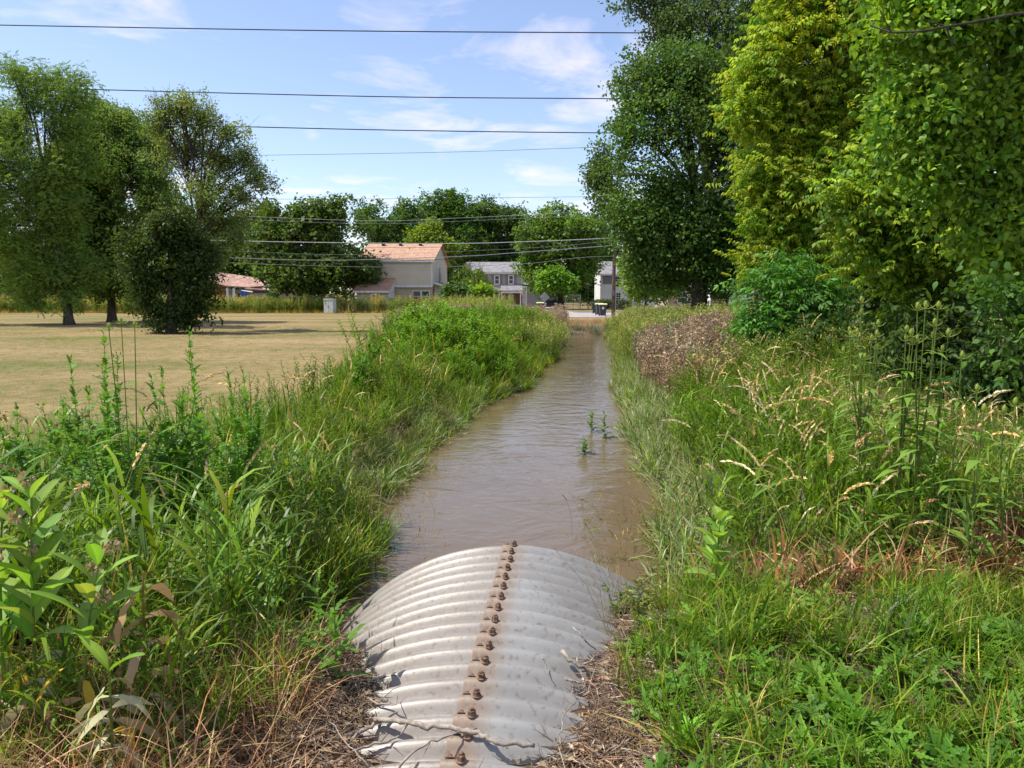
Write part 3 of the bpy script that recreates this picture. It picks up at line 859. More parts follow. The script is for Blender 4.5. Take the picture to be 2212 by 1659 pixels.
def tree(name, label, cat, d, lobes, trunk, temps, tint, clump=.55, dens=1.0, seed=1, group=None, mat='leaf', shell=.33,
         depth=.8, subfrac=.12, trunk_r=.3, gap=.42, var=.16, fork=.45, dry=None, scale=1.0, extra=None, bottom=0.0, lean_up=0.0):
    """lobes: (u, v, ru, rv[, metres nearer or farther]) read off the photograph, stood at distance d"""
    rng = np.random.default_rng(seed)
    base = trunk
    root = empty(name, base); tag(root, label, cat, group)
    bx = np.array(base)
    k = d / FD
    cen = []; rad = []
    for lb in lobes:
        dy_ = lb[4] if len(lb) > 4 else rng.uniform(-.35, .35) * (lb[2] + lb[3]) * k * depth
        cpt = np.array(P(lb[0], lb[1], d + dy_)); kk = (d + dy_) / FD
        rx, rz = lb[2] * kk, lb[3] * kk
        ry = (rx + rz) / 2 * depth if len(lb) <= 5 else lb[5]
        cen.append(cpt); rad.append(np.array([rx, ry, rz]))
    acc = Acc(seed)
    POS = []; SPR = []
    for c, r in zip(cen, rad):
        area = 4 * np.pi * ((r[0] * r[1]) ** 1.6 / 3 + (r[0] * r[2]) ** 1.6 / 3 + (r[1] * r[2]) ** 1.6 / 3) ** (1 / 1.6)
        n = int(area / (clump * clump) * dens * 1.25) + 3
        v = rng.normal(0, 1, (n, 3)); v /= np.linalg.norm(v, axis=1)[:, None]
        rr = rng.uniform(0, 1, n) ** shell
        bumpy = .74 + .46 * vnoise(v[:, 0] * 3 + seed, v[:, 2] * 3 + v[:, 1] * 2, .8, seed % 50)
        rr = rr * np.where(rng.random(n) < .36, rng.uniform(1.0, 1.38, n), rng.uniform(.85, 1.05, n)); p = c + v * r * (rr * bumpy)[:, None]
        keep = vnoise(p[:, 0] + p[:, 1] * .6, p[:, 2] + p[:, 1] * .3, clump * 2.6, (seed * 3) % 40) > gap * rng.uniform(.6, 1.1, n)
        p = p[keep]
        p = p[p[:, 2] > gz(p[:, 0], p[:, 1]) + bottom]
        POS.append(p)
        SPR.append((c, r))
    pos = np.concatenate(POS)
    tn = np.array(tint)[None] * np.ones((len(pos), 1))
    if dry is not None:
        kk = rng.random(len(pos)) < dry[1]; tn[kk] = np.array(dry[0])
    acc.put(temps, pos - bx, rng.uniform(.7, 1.3, len(pos)) * scale, .55, tn, var, None, .1)
    cr = acc.build('crown', M[mat], root)
    # wood: trunk, limbs to every lobe, twigs to a share of the leaf clumps
    V = []; F = []
    top = np.array([np.mean([c[0] for c in cen]), np.mean([c[1] for c in cen]), np.max([c[2] for c in cen])])
    zmin = min(c[2] - r[2] for c, r in zip(cen, rad))
    fk = bx + (top - bx) * np.array([.12, .3, 0]); fk[2] = bx[2] + (top[2] - bx[2]) * fork * .62
    tp = limb(rng, bx - np.array([0, 0, .2]), fk, .03, 8, .001)
    rs = np.linspace(1, .62, 8) * trunk_r; rs[0] *= 1.5; rs[1] *= 1.1
    tube_np(V, F, tp - bx, rs, None, 10)
    up = limb(rng, fk, top - np.array([0, 0, .6]), .05, 9, .001); tube_np(V, F, up - bx, trunk_r * .55, trunk_r * .1, 8)
    for ci, (c, r) in enumerate(SPR):
        if c[2] < fk[2] + .5: s0 = tp[rng.integers(4, 8)]
        else: s0 = up[min(8, max(0, int(8 * (c[2] - fk[2]) / max(.1, top[2] - fk[2]) * .55)))]
        tip = c + np.array([0, 0, -.15 * r[2]])
        lb = limb(rng, s0, tip, .07, 8); rb = trunk_r * .24 * min(1, (r.mean() / 2.0) ** .5 + .15)
        tube_np(V, F, lb - bx, rb, rb * .35, 6)
        pp = POS[ci]
        nsub = int(len(pp) * subfrac)
        if nsub:
            for q in pp[rng.choice(len(pp), min(nsub, 400), replace=False)]:
                s1 = lb[rng.integers(3, 8)]
                sb = limb(rng, s1, q, .10, 5)
                tube_np(V, F, sb - bx, rb * .22, .006 + .0004 * d * .5, 3)
                if extra:
                    for _ in range(extra):
                        dv = (q - s1) / (np.linalg.norm(q - s1) + .01) + rng.normal(0, .5, 3)
                        tube_np(V, F, np.array([sb[-2], sb[-2] + dv * clump * .8, sb[-2] + dv * clump * 1.5 + np.array([0, 0, .1])]) - bx, .012, .005, 3)
    raw_mesh('trunk', np.concatenate(V), np.concatenate(F), M['bark'], root, smooth=True, quads=True)
    return root


def gp(u, d, dz=0.0):
    """ground point below photograph column u at distance d"""
    x = P(u, 635, d).x
    return (x, d, gz1(x, d) + dz)


# leaf twigs for different distances
TW_FAR = [twig(16, .42, .15, .75) for _ in range(5)]                     # 90-150 m
TW_MIDF = [twig(34, .20, .055, .55, droop=.35) for _ in range(5)]          # 45 m, narrow ash leaves
TW_LOC = [twig(54, .10, .022, .55, kind='pinnate', droop=.5) for _ in range(5)]
TW_COT = [twig(30, .14, .055, .5, droop=.55, flat=.9) for _ in range(6)]  # 35 m
TW_ELD = [twig(54, .10, .027, .42, kind='pinnate', droop=.5, seg=1) for _ in range(6)]  # 18 m
TW_ELD2 = [twig(50, .082, .022, .32, kind='pinnate', droop=.5, seg=2) for _ in range(6)]  # 12 m
TW_MUL = [twig(24, .078, .026, .22, seg=5, droop=.5, flat=.7) for _ in range(8)]         # 8-10 m
TW_WEEP = [twig(22, .55, .05, .5, droop=3.5) for _ in range(4)]
TW_SAP = [twig(30, .12, .024, .30, kind='pinnate', droop=.35, seg=2) for _ in range(6)]

LT = 'trees standing on the mown field'
tree('locust_tree', 'tall feathery light green tree at the left edge, its trunk on the mown grass', 'tree', 50,
     [(25, 160, 40, 35), (100, 180, 40, 40), (40, 190, 45, 45), (10, 250, 70, 70), (150, 195, 55, 45), (95, 260, 75, 65), (180, 250, 40, 45), (45, 340, 95, 90), (135, 330, 85, 80),
      (-60, 330, 90, 130), (40, 460, 110, 90), (120, 450, 80, 80), (-60, 520, 110, 100), (60, 570, 100, 62), (145, 570, 60, 55), (20, 610, 60, 35), (150, 640, 26, 34, 0, .8), (100, 610, 70, 40), (190, 590, 40, 40), (70, 650, 40, 16)],
     gp(145, 50), TW_LOC, (0.165, 0.25, 0.095), clump=.62, dens=2.0, seed=3, group=LT, trunk_r=.30, gap=.26, subfrac=.08)
tree('ash_tree', 'rounded dull green tree with a forked trunk in the middle of the three field trees', 'tree', 55,
     [(215, 270, 60, 55), (255, 300, 70, 65), (310, 320, 50, 55), (320, 430, 60, 60), (180, 330, 75, 75), (290, 370, 80, 85), (210, 400, 95, 95), (150, 440, 70, 70), (250, 490, 110, 85), (160, 540, 75, 60), (250, 570, 95, 65), (215, 610, 45, 38), (290, 600, 60, 50)],
     gp(238, 55), TW_MIDF, (0.135, 0.205, 0.09), clump=.62, dens=2.0, seed=4, group=LT, trunk_r=.36, gap=.24, subfrac=.08, fork=.22)
tree('ash_tree', 'dark tree reaching down to the ground, with open see-through branches above, rightmost on the field', 'tree', 39,
     [(370, 655, 80, 58), (360, 600, 82, 62), (375, 550, 80, 55), (320, 530, 60, 50), (360, 470, 55, 50), (415, 610, 52, 48), (430, 550, 40, 35)],
     gp(365, 39), TW_MIDF, (0.052, 0.082, 0.038), clump=.52, dens=1.7, seed=5, group=LT, trunk_r=.30, gap=.30, subfrac=.1, bottom=.05)  # near-black leaf tint: shade of the lower crown is put into the colour
tree('ash_tree', 'open airy tree crown with visible dark branches behind the dark low tree on the field', 'tree', 42,
     [(395, 235, 80, 42), (345, 260, 50, 55), (440, 250, 50, 40), (490, 285, 55, 45), (400, 320, 90, 70), (480, 350, 75, 55), (535, 350, 40, 50), (555, 385, 38, 28), (575, 405, 26, 18),
      (450, 420, 90, 55), (530, 430, 55, 35), (480, 480, 60, 40), (510, 520, 40, 28), (470, 560, 38, 35), (420, 480, 60, 60)],
     gp(395, 42), TW_MIDF, (0.17, 0.22, 0.115), clump=.42, dens=.42, seed=6, group=LT, trunk_r=.30, gap=.15, subfrac=.8, scale=.72, extra=1, shell=.7, fork=.3)

# trees far behind the houses
BG = 'trees far behind the field and houses'


def btree(label, d, lobes, tu, seed, tint, name='leafy_tree', **kw):
    kw.setdefault('trunk_r', .3); kw.setdefault('clump', 1.05); kw.setdefault('dens', 1.9); kw.setdefault('gap', .22); kw.setdefault('subfrac', .04)
    kw.setdefault('var', .14)
    return tree(name, label, 'bush' if name == 'bush' else 'tree', d, lobes, gp(tu, d), TW_WEEP if name == 'weeping_tree' else TW_FAR, tint, seed=seed, group=BG, **kw)


btree('broad dark tree with bare dead twigs at its top, in front of the peach house', 86,
      [(610, 475, 45, 45), (640, 510, 80, 60), (720, 500, 75, 55), (735, 455, 38, 32), (680, 470, 30, 38), (590, 545, 60, 60), (690, 580, 115, 48), (630, 595, 75, 38), (770, 590, 48, 32), (720, 610, 60, 26)],
      690, 21, (0.081, 0.128, 0.049), clump=.95)
btree('dark tree partly hidden behind the open branches of the field trees', 104, [(545, 500, 60, 55), (520, 560, 60, 60), (575, 470, 30, 35), (490, 520, 50, 60), (545, 590, 45, 20)], 545, 22, (0.068, 0.115, 0.046))
btree('round topped dark tree rising left of and behind the terracotta roof', 128, [(810, 470, 48, 38), (865, 462, 48, 32), (835, 500, 55, 34), (880, 500, 40, 40), (850, 540, 50, 40)], 845, 23, (0.074, 0.135, 0.054))
btree('yellow green cone shaped tree just above the terracotta roof', 122, [(930, 515, 44, 28), (930, 495, 26, 20), (960, 530, 40, 24), (900, 530, 30, 22), (935, 560, 45, 30)], 932, 24, (0.176, 0.243, 0.054))
btree('tallest dark green tree of the far row, right of the terracotta roof', 148, [(968, 440, 36, 32), (940, 462, 44, 38), (1000, 470, 46, 44), (960, 500, 60, 45), (1010, 540, 60, 60), (950, 570, 60, 50)], 975, 25, (0.081, 0.149, 0.051))
btree('dark tree behind the ridge of the grey house', 150, [(1045, 458, 38, 32), (1040, 500, 50, 45), (1090, 470, 46, 30), (1100, 510, 60, 50), (1060, 570, 60, 50), (1120, 560, 50, 50)], 1070, 26, (0.068, 0.121, 0.046))
btree('big full green tree shading the driveway of the grey house', 104, [(1205, 475, 62, 36), (1160, 505, 48, 42), (1245, 500, 56, 44), (1210, 530, 75, 50), (1160, 570, 45, 46), (1260, 560, 42, 52), (1215, 600, 66, 36), (1180, 615, 40, 24)], 1212, 27, (0.115, 0.189, 0.057), trunk_r=.5)
btree('small bright maple standing in front of the shading tree', 97, [(1195, 597, 28, 18), (1215, 612, 30, 16), (1180, 612, 20, 14)], 1205, 28, (0.135, 0.257, 0.054), clump=.7, trunk_r=.1)
btree('dark tree directly behind the utility pole', 132, [(1290, 510, 34, 40), (1300, 560, 36, 60), (1265, 600, 40, 50), (1290, 625, 40, 25)], 1285, 29, (0.068, 0.128, 0.046))
btree('light yellow green tree half covering the white house', 88, [(1372, 575, 30, 32), (1390, 610, 40, 30), (1400, 560, 40, 26), (1430, 600, 45, 45)], 1395, 30, (0.176, 0.270, 0.061), clump=.7, trunk_r=.18)
btree('weeping green tree between the peach house and the grey house', 92, [(1015, 606, 34, 26), (1012, 630, 42, 28), (1035, 622, 22, 26), (990, 630, 24, 20)], 1015, 31, (0.155, 0.216, 0.081), name='weeping_tree', clump=.5, dens=1.4, trunk_r=.15)
btree('small bright yellow green bush in front of the weeping tree', 86, [(1036, 636, 24, 15), (1022, 643, 18, 10), (1050, 645, 14, 10)], 1036, 32, (0.189, 0.297, 0.047), name='bush', clump=.5, dens=1.5, trunk_r=.05)
btree('low dark bush beside the porch of the peach house', 84, [(980, 630, 24, 11), (995, 640, 26, 12)], 985, 33, (0.068, 0.121, 0.047), name='bush', clump=.5, dens=1.5, trunk_r=.05)
btree('dark tree seen below the feathery tree at the left edge', 96, [(30, 560, 80, 60), (-60, 540, 80, 90), (40, 620, 90, 30), (120, 600, 60, 40)], 30, 34, (0.061, 0.108, 0.041))
btree('dark tree seen between the two left field trees', 100, [(200, 600, 60, 45), (260, 560, 90, 60), (320, 600, 60, 40), (170, 560, 70, 60)], 210, 35, (0.061, 0.108, 0.041))
btree('dark tree behind the low dark tree of the field', 108, [(400, 560, 80, 60), (470, 540, 50, 60), (440, 600, 70, 30)], 430, 36, (0.061, 0.108, 0.041))
# low hedge in front of the white house
h = Acc(50)
hp = []
for i in range(220):
    hp.append((P(rnd.uniform(1278, 1365), 640, 100).x, 100 + rnd.uniform(-.6, .6), .75 + rnd.uniform(0, 1.0)))
h.put(TW_FAR, hp, .45, .3, np.array([.07, .12, .04]))
o = h.build('hedge', M['leaf']); tag(o, 'clipped low green hedge along the foot of the white house', 'hedge')

# far wood behind everything
fw = Acc(77); pts = []
rg = np.random.default_rng(9)
for i in range(4600):
    x = rg.uniform(-150, 130); y = rg.uniform(175, 215)
    top = 11.5 + 4 * vnoise(x, 0, 12, 5) + 3 * vnoise(x, 0, 4, 6)
    pts.append((x, y, rg.uniform(.5, top)))
fw.put(TW_FAR, pts, rg.uniform(1.8, 2.8, len(pts)), .3, np.array([.05, .088, .036]))
o = fw.build('distant_wood', M['leaf']); tag(o, 'dark green wood closing the view far behind the houses', 'wood', kind='stuff')

# bare dead twigs of the broad dark tree
V = []; F = []; rg = np.random.default_rng(5)
for i in range(34):
    a = np.array(P(rg.uniform(640, 730), 500, 86)); c = np.array(P(640 + rg.uniform(0, 90), rg.uniform(424, 470), 86))
    tube_np(V, F, limb(rg, a, c, .05, 6), .05, .012, 3)
bt = [o for o in bpy.data.objects if o.name.startswith('leafy_tree') and 'broad dark tree' in o.get('label', '')][0]
o = raw_mesh('dead_branches', np.concatenate(V) - np.array(bt.location), np.concatenate(F), noise_mat('dead_wood', (.16, .13, .12), (.26, .22, .2), 3), bt, quads=True)
o['label'] = 'bare grey dead twigs at the top'

# ---- right bank trees
RT = 'trees leaning over the right bank'
tree('cottonwood_tree', 'tall dark cottonwood whose crown leaves the top of the picture right of the sky', 'tree', 38,
     [(1385, 15, 58, 38), (1440, 60, 60, 45), (1520, 40, 90, 60), (1620, 50, 100, 60), (1480, -60, 140, 80), (1700, -60, 160, 120), (1560, 130, 60, 50),
      (1290, 372, 30, 48, 1), (1318, 430, 42, 52, 1), (1300, 340, 24, 30, 1), (1350, 480, 38, 40, 1), (1470, 110, 60, 40)],
     gp(1560, 38), TW_COT, (0.078, 0.125, 0.065), clump=.55, dens=1.4, seed=41, group=RT, mat='leaf_gloss', trunk_r=.5, gap=.36, subfrac=.15)
tree('maple_tree', 'dense dark green tree standing right of the utility pole', 'tree', 33,
     [(1395, 185, 68, 62), (1470, 160, 85, 70), (1560, 190, 90, 80), (1385, 290, 62, 80), (1470, 280, 90, 90), (1570, 300, 70, 90), (1400, 400, 95, 80), (1500, 400, 110, 90), (1360, 470, 50, 50), (1430, 500, 95, 70),
      (1530, 500, 95, 80), (1470, 580, 110, 52), (1560, 590, 80, 45), (1400, 570, 50, 50), (1600, 480, 60, 80)],
     gp(1515, 33), TW_COT, (0.095, 0.165, 0.065), clump=.50, dens=1.5, seed=42, group=RT, trunk_r=.42, gap=.33, subfrac=.08)
tree('elder_tree', 'bright yellow green tree in full sun beside the dark maple', 'tree', 19,
     [(1650, 185, 85, 62), (1740, 110, 110, 80), (1850, 60, 120, 90), (1700, 270, 100, 80), (1800, 240, 120, 100), (1690, 370, 85, 75), (1640, 410, 40, 30), (1760, 400, 100, 90), (1680, 480, 70, 60), (1740, 520, 90, 70),
      (1660, 565, 50, 50), (1740, 600, 80, 40), (1900, 200, 120, 120), (1950, 60, 130, 110), (1850, 400, 120, 110), (1620, 240, 60, 40), (1800, -40, 160, 80), (1700, 60, 60, 40)],
     gp(1770, 20), TW_ELD, (0.27, 0.335, 0.05), clump=.33, dens=1.25, seed=43, group=RT, trunk_r=.22, gap=.40, subfrac=.14, dry=((0.12, 0.22, 0.03), .25))
tree('elder_tree', 'nearer yellow green tree with drooping sprays, below the overhanging branch at right', 'tree', 12.5,
     [(1850, 430, 70, 55), (1800, 400, 40, 30), (1900, 500, 95, 75), (1980, 560, 100, 80), (1880, 560, 60, 50), (1960, 640, 75, 52), (2040, 480, 110, 100), (1990, 390, 100, 90), (1900, 330, 80, 70), (2060, 620, 60, 50)],
     gp(2000, 14), TW_ELD2, (0.26, 0.35, 0.055), clump=.25, dens=1.2, seed=44, group=RT, trunk_r=.12, gap=.40, subfrac=.14, dry=((0.10, 0.18, 0.035), .3))
tree('mulberry_tree', 'big leaved glossy green tree filling the upper right corner', 'tree', 8.6,
     [(2000, 60, 130, 110), (2140, 30, 140, 110), (2060, 220, 130, 110), (2180, 200, 120, 130), (1960, 240, 90, 90), (2100, 370, 120, 90), (2220, 380, 90, 130), (2150, 480, 100, 70), (2000, 360, 80, 60), (2210, 560, 80, 90), (2100, -60, 200, 90), (2280, 100, 90, 200),
      (2290, 500, 90, 200)],
     gp(2330, 9.6), TW_MUL, (0.14, 0.245, 0.05), clump=.20, dens=1.1, seed=45, group=RT, mat='leaf_gloss', trunk_r=.16, gap=.46, subfrac=.10, dry=((0.23, 0.34, 0.045), .35))
tree('mulberry_shrub', 'shady leafy shrub at the right edge below the big leaved tree', 'shrub', 7.4,
     [(2190, 660, 90, 60), (2205, 750, 50, 70), (2280, 700, 70, 150), (2120, 630, 50, 36)],
     gp(2300, 7.6), TW_MUL, (0.08, 0.155, 0.045), clump=.19, dens=.9, seed=46, mat='leaf_gloss', trunk_r=.05, gap=.40, subfrac=.05, bottom=.15)
tree('ash_sapling', 'bright green sapling with feathery leaves at the foot of the yellow green tree', 'sapling', 17,
     [(1630, 630, 50, 34), (1700, 590, 50, 34), (1650, 680, 70, 42), (1730, 640, 60, 45), (1700, 720, 65, 42), (1790, 660, 50, 50), (1620, 720, 30, 25), (1760, 730, 50, 40)],
     gp(1700, 17.5), TW_SAP, (0.085, 0.205, 0.05), clump=.3, dens=1.3, seed=47, mat='leaf_gloss', trunk_r=.06, gap=.36, subfrac=.08, bottom=.1)
# shaded thicket under the trees
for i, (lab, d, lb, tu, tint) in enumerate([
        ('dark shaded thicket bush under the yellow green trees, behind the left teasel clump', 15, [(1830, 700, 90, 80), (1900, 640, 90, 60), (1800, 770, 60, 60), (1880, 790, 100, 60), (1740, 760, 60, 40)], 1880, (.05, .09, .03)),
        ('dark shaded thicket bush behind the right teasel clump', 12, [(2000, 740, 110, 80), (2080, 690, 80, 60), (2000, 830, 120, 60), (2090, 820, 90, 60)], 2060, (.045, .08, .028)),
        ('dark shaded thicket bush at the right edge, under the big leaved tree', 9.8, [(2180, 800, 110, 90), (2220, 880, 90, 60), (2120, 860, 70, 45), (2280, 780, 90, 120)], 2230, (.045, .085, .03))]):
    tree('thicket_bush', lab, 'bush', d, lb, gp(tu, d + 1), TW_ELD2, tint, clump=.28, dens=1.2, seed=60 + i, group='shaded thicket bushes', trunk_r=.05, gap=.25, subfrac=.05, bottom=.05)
# big shade trees behind the front row, so the grove has depth
tree('maple_tree', 'dark tree standing deep in the grove behind the yellow green tree', 'tree', 27,
     [(1750, 100, 180, 160), (1950, 150, 180, 180), (1700, 350, 120, 150), (1850, 420, 160, 160), (2050, 400, 160, 180), (1800, 600, 160, 80), (2000, 620, 150, 90), (2150, 150, 160, 200), (2200, 500, 140, 160), (1680, 560, 60, 60)],
     gp(1850, 28), TW_COT, (0.05, 0.085, 0.03), clump=.7, dens=1.2, seed=48, group=RT, trunk_r=.4, gap=.2, subfrac=.04, scale=1.3)
# ------------------------------------------------------------------ buildings
def house(name, label, loc, rz=0.0, cat='house'):
    o = empty(name, loc, rz); tag(o, label, cat); return o


def window(par, x0, x1, z0, z1, y=0.0, fw=.09, cols=1, rows=2, yout=-.04, shut=None, axis='y'):
    """window on a wall facing -y (axis 'y') or +x (axis 'x', then x is measured along y)"""
    m = MB()
    def bx(a0, a1, d0, d1, b0, b1):
        if axis == 'y': m.box(a0, a1, y + d0, y + d1, b0, b1)
        else: m.box(y - d1, y - d0, a0, a1, b0, b1)
    bx(x0 - fw, x1 + fw, yout, .05, z1, z1 + fw); bx(x0 - fw, x1 + fw, yout - .03, .05, z0 - fw, z0)
    bx(x0 - fw, x0, yout, .05, z0, z1); bx(x1, x1 + fw, yout, .05, z0, z1)
    for i in range(1, cols): a = x0 + (x1 - x0) * i / cols; bx(a - .018, a + .018, yout + .01, .02, z0, z1)
    for i in range(1, rows):
        a = z0 + (z1 - z0) * i / rows; t_ = .035 if i * 2 == rows else .018
        for j in range(cols):
            e0 = x0 + (x1 - x0) * j / cols + (.018 if j else 0); e1 = x0 + (x1 - x0) * (j + 1) / cols - (.018 if j < cols - 1 else 0)
            bx(e0, e1, yout + .012, .018, a - t_, a + t_)
    f = m.build('window', M['white'], par)
    m = MB(); bx(x0, x1, yout + .022, .012, z0, z1); m.build('pane', M['glass'], f)
    if shut:
        for a0, a1 in ((x0 - fw - shut, x0 - fw - .02), (x1 + fw + .02, x1 + fw + shut)):
            m = MB(); bx(a0, a1, yout + .005, .03, z0 - fw, z1 + fw); m.build('shutter', M['shutter'], par)
    return f


def gable_roof(par, x0, x1, y0, y1, ze, zr, th, mat, ov=.3, name='roof'):
    """ridge along x"""
    ym = (y0 + y1) / 2; s = (zr - ze) / (ym - y0)
    m = MB()
    m.prism([(y0 - ov, ze - ov * s), (ym, zr), (ym, zr + th), (y0 - ov, ze - ov * s + th)], 'x', x0 - ov, x1 + ov)
    m.prism([(ym + .001, zr), (y1 + ov, ze - ov * s), (y1 + ov, ze - ov * s + th), (ym + .001, zr + th)], 'x', x0 - ov, x1 + ov)
    return m.build(name, mat, par)


def gable_walls(par, x0, x1, y0, y1, z0, ze, zr, mat, name='wall'):
    m = MB(); m.prism([(y0, z0), (y1, z0), (y1, ze), ((y0 + y1) / 2, zr - .02), (y0, ze)], 'x', x0, x1)
    return m.build(name, mat, par)


# --- peach two storey house with terracotta roof (origin: front right foot, x to the right)
h = house('house', 'two storey peach and tan house with terracotta shingle roof', (-9.05, 88, .45), math.radians(-2.5))
gable_walls(h, -8.35, 0, 0, 13.4, 2.95, 5.9, 8.0, M['siding_tan'], 'upper_wall')
m = MB(); m.box(-8.25, -.1, .25, 13.2, 0, 2.95); m.build('lower_wall', M['siding_peach'], h)
gable_roof(h, -8.35, 0, 0, 13.4, 5.9, 8.0, .12, M['roof_terra'], .35)
m = MB()
m.box(-.12, .03, -.03, -.002, 2.8, 5.75); m.box(-8.7, .35, -.40, -.36, 5.62, 5.86); m.box(-8.35, 0.03, -.05, -.003, 2.8, 3.0); m.box(-8.3, -.12, -.035, -.002, 5.25, 5.33)
m.build('trim', M['white'], h)
for xx in (-6.9, -4.8, -1.3 - 1.1):
    m = MB(); m.box(xx, xx + .36, 5.7, 6.0, 7.85, 8.02); m.prism([(5.6, 8.02), (6.1, 8.08), (6.1, 8.14), (5.6, 8.08)], 'x', xx - .05, xx + .41); m.build('roof_vent', M['black'], h)
m = MB().tube([(-3.3, 4.4, 7.1), (-3.3, 4.4, 7.55)], .06, 8).build('vent_pipe', M['black'], h)
window(h, -2.2, -1.42, 1.25, 2.35, .25, cols=1, rows=2); window(h, -1.2, -.42, 1.25, 2.35, .25, cols=1, rows=2)
window(h, 6.2, 6.9, 3.6, 5.1, 0.0, axis='x', rows=2, shut=.35)
# annex towards the field
m = MB(); m.box(-7.9, -4.35, -3.3, -.002, 0, 2.3); m.build('annex_wall', M['siding_peach'], h)
m = MB(); m.prism([(-3.3, 2.302), (-.002, 2.302), (-.002, 3.72)], 'x', -4.42, -4.32); m.prism([(-3.3, 1.6), (-.002, 1.6), (-.002, 2.3), (-3.3, 2.3)], 'x', -4.345, -4.31); m.build('annex_gable', M['white'], h)
m = MB(); m.prism([(-3.6, 2.26), (-.01, 3.78), (-.01, 3.9), (-3.6, 2.38)], 'x', -8.2, -4.2); m.build('annex_roof', M['roof_terra'], h)
m = MB(); m.box(-8.2, -4.2, -3.66, -3.602, 2.2, 2.38); m.build('fascia', M['white'], h)
m = MB(); m.box(-6.3, -5.9, -2.0, -1.7, 3.15, 3.35); m.build('roof_vent', M['black'], h)
window(h, -6.2, -5.4, 1.1, 2.0, -3.3, rows=2)
window(h, -2.6, -2.3, 1.2, 2.1, -4.35, axis='x', fw=.05); 
# lean-to porch on the gable side
m = MB(); m.box(.002, 2.3, 1.6, 7.5, 0, 2.5); m.build('porch_wall', M['siding_tan'], h)
m = MB(); m.prism([(.003, 3.35), (2.75, 2.35), (2.75, 2.5), (.003, 3.5)], 'y', 1.2, 7.8); m.build('porch_roof', M['roof_grey'], h)
m = MB(); m.prism([(.003, 3.22), (2.76, 2.22), (2.76, 2.5), (.003, 3.5)], 'y', 1.14, 1.197); m.build('porch_trim', M['white'], h)
m = MB(); m.prism([(.002, 2.5), (2.3, 2.5), (.002, 3.3)], 'y', 1.6, 1.7); m.build('porch_gable', M['siding_tan'], h)
window(h, .4, 1.6, 1.0, 2.0, 1.6, cols=2)

# --- grey house with shutters
h = house('house', 'taupe grey house with white framed windows, grey shutters and a brick ground floor', (1.57, 120, .55), 0)
gable_walls(h, -8.6, 0, -.6, 8.2, 2.75, 5.3, 6.9, M['siding_grey'], 'upper_wall')
m = MB(); m.box(-8.5, -.02, 0, 8.1, 0, 2.75); m.build('brick_wall', M['brick'], h)
gable_roof(h, -8.6, 0, -.6, 8.2, 5.3, 6.9, .12, M['roof_grey'])
m = MB(); m.box(-.10, .03, -.64, -.602, 2.75, 5.2); m.box(-8.6, -3.32, -.66, -.603, 2.55, 2.95); m.box(-8.9, .3, -.95, -.9, 5.05, 5.26); m.box(-8.6, -.1, -.63, -.602, 4.95, 5.04)
m.build('trim', M['white'], h)
window(h, -4.15, -3.6, 3.55, 4.7, -.6, fw=.16, shut=.42); window(h, -2.0, -1.45, 3.55, 4.7, -.6, fw=.16, shut=.42)
window(h, -6.9, -6.35, 3.55, 4.7, -.6, fw=.16, shut=.42)
window(h, -4.2, -3.65, .9, 2.2, 0, fw=.15, rows=2)
m = MB(); m.prism([(-2.4, 2.35), (-.602, 3.3), (-.602, 3.42), (-2.4, 2.47)], 'x', -3.3, 1.3); m.build('porch_roof', M['roof_grey'], h)
m = MB(); m.box(-3.3, 0.1, -2.38, -2.2, 2.1, 2.33); m.build('porch_beam', M['white'], h)
for xx in (-3.2, -.35):
    MB().box(xx, xx + .16, -2.36, -2.2, 0, 2.1).build('porch_post', M['white'], h)
m = MB(); m.box(-2.15, -1.35, -.09, -.002, 0, 2.05); d_ = m.build('front_door', M['white'], h)
m = MB(); rr = [(-1.75 + .2 * math.cos(a), -.13, 1.5 + .2 * math.sin(a)) for a in np.linspace(0, 6.283, 15)]; m.tube(rr, .05, 6); m.build('door_wreath', noise_mat('dark_wreath', (.03, .05, .02), (.08, .03, .02), 20), d_)
m = MB(); m.box(-.02 + .03, 4.6, -3.2, 6, 0, 2.95); m.build('garage_wall', M['siding_grey'], h)
m = MB(); m.prism([(-3.5, 2.9), (1.4, 4.3), (6.3, 2.9), (6.3, 3.02), (1.4, 4.42), (-3.5, 3.02)], 'x', .32, 4.9); m.build('garage_roof', M['roof_grey'], h)
m = MB(); m.box(.7, 4.1, -3.26, -3.203, .02, 2.15)
for zz in (.55, 1.1, 1.65): m.box(.7, 4.1, -3.275, -3.262, zz - .015, zz + .015)
m.build('garage_door', M['shutter'], h)
fl = empty('flag', (1.45, 117.2, 2.75)); tag(fl, 'red and white striped flag on a short pole at the porch of the grey house', 'flag')
MB().tube([(-.35, .4, .15), (.05, 0, .02), (.35, -.25, -.1)], .02, 6).build('flag_pole', M['white'], fl)
m1 = MB(); m2 = MB(); m3 = MB()
for k in range(9):
    a = k * .105; tgt = m1 if k % 2 == 0 else m2
    if k < 5: m3.prism([(.05 + a * .55, -.05 - a * 1.0), (.05 + (a + .105) * .55, -.05 - (a + .105) * 1.0), (-.12 + (a + .105) * .55, -.12 - (a + .105)), (-.12 + a * .55, -.12 - a)], 'y', -.075, -.06)
    tgt.prism([(.05 + a * .55 + .12, .02 - a * 1.0), (.05 + (a + .105) * .55 + .12, .02 - (a + .105) * 1.0), (-.12 + (a + .105) * .55, -.12 - (a + .105)), (-.12 + a * .55, -.12 - a)], 'y', -.05, -.035)
m1.build('red_stripes', noise_mat('flag_red', (.5, .03, .04), (.56, .05, .05), 3), fl); m2.build('white_stripes', M['white'], fl)

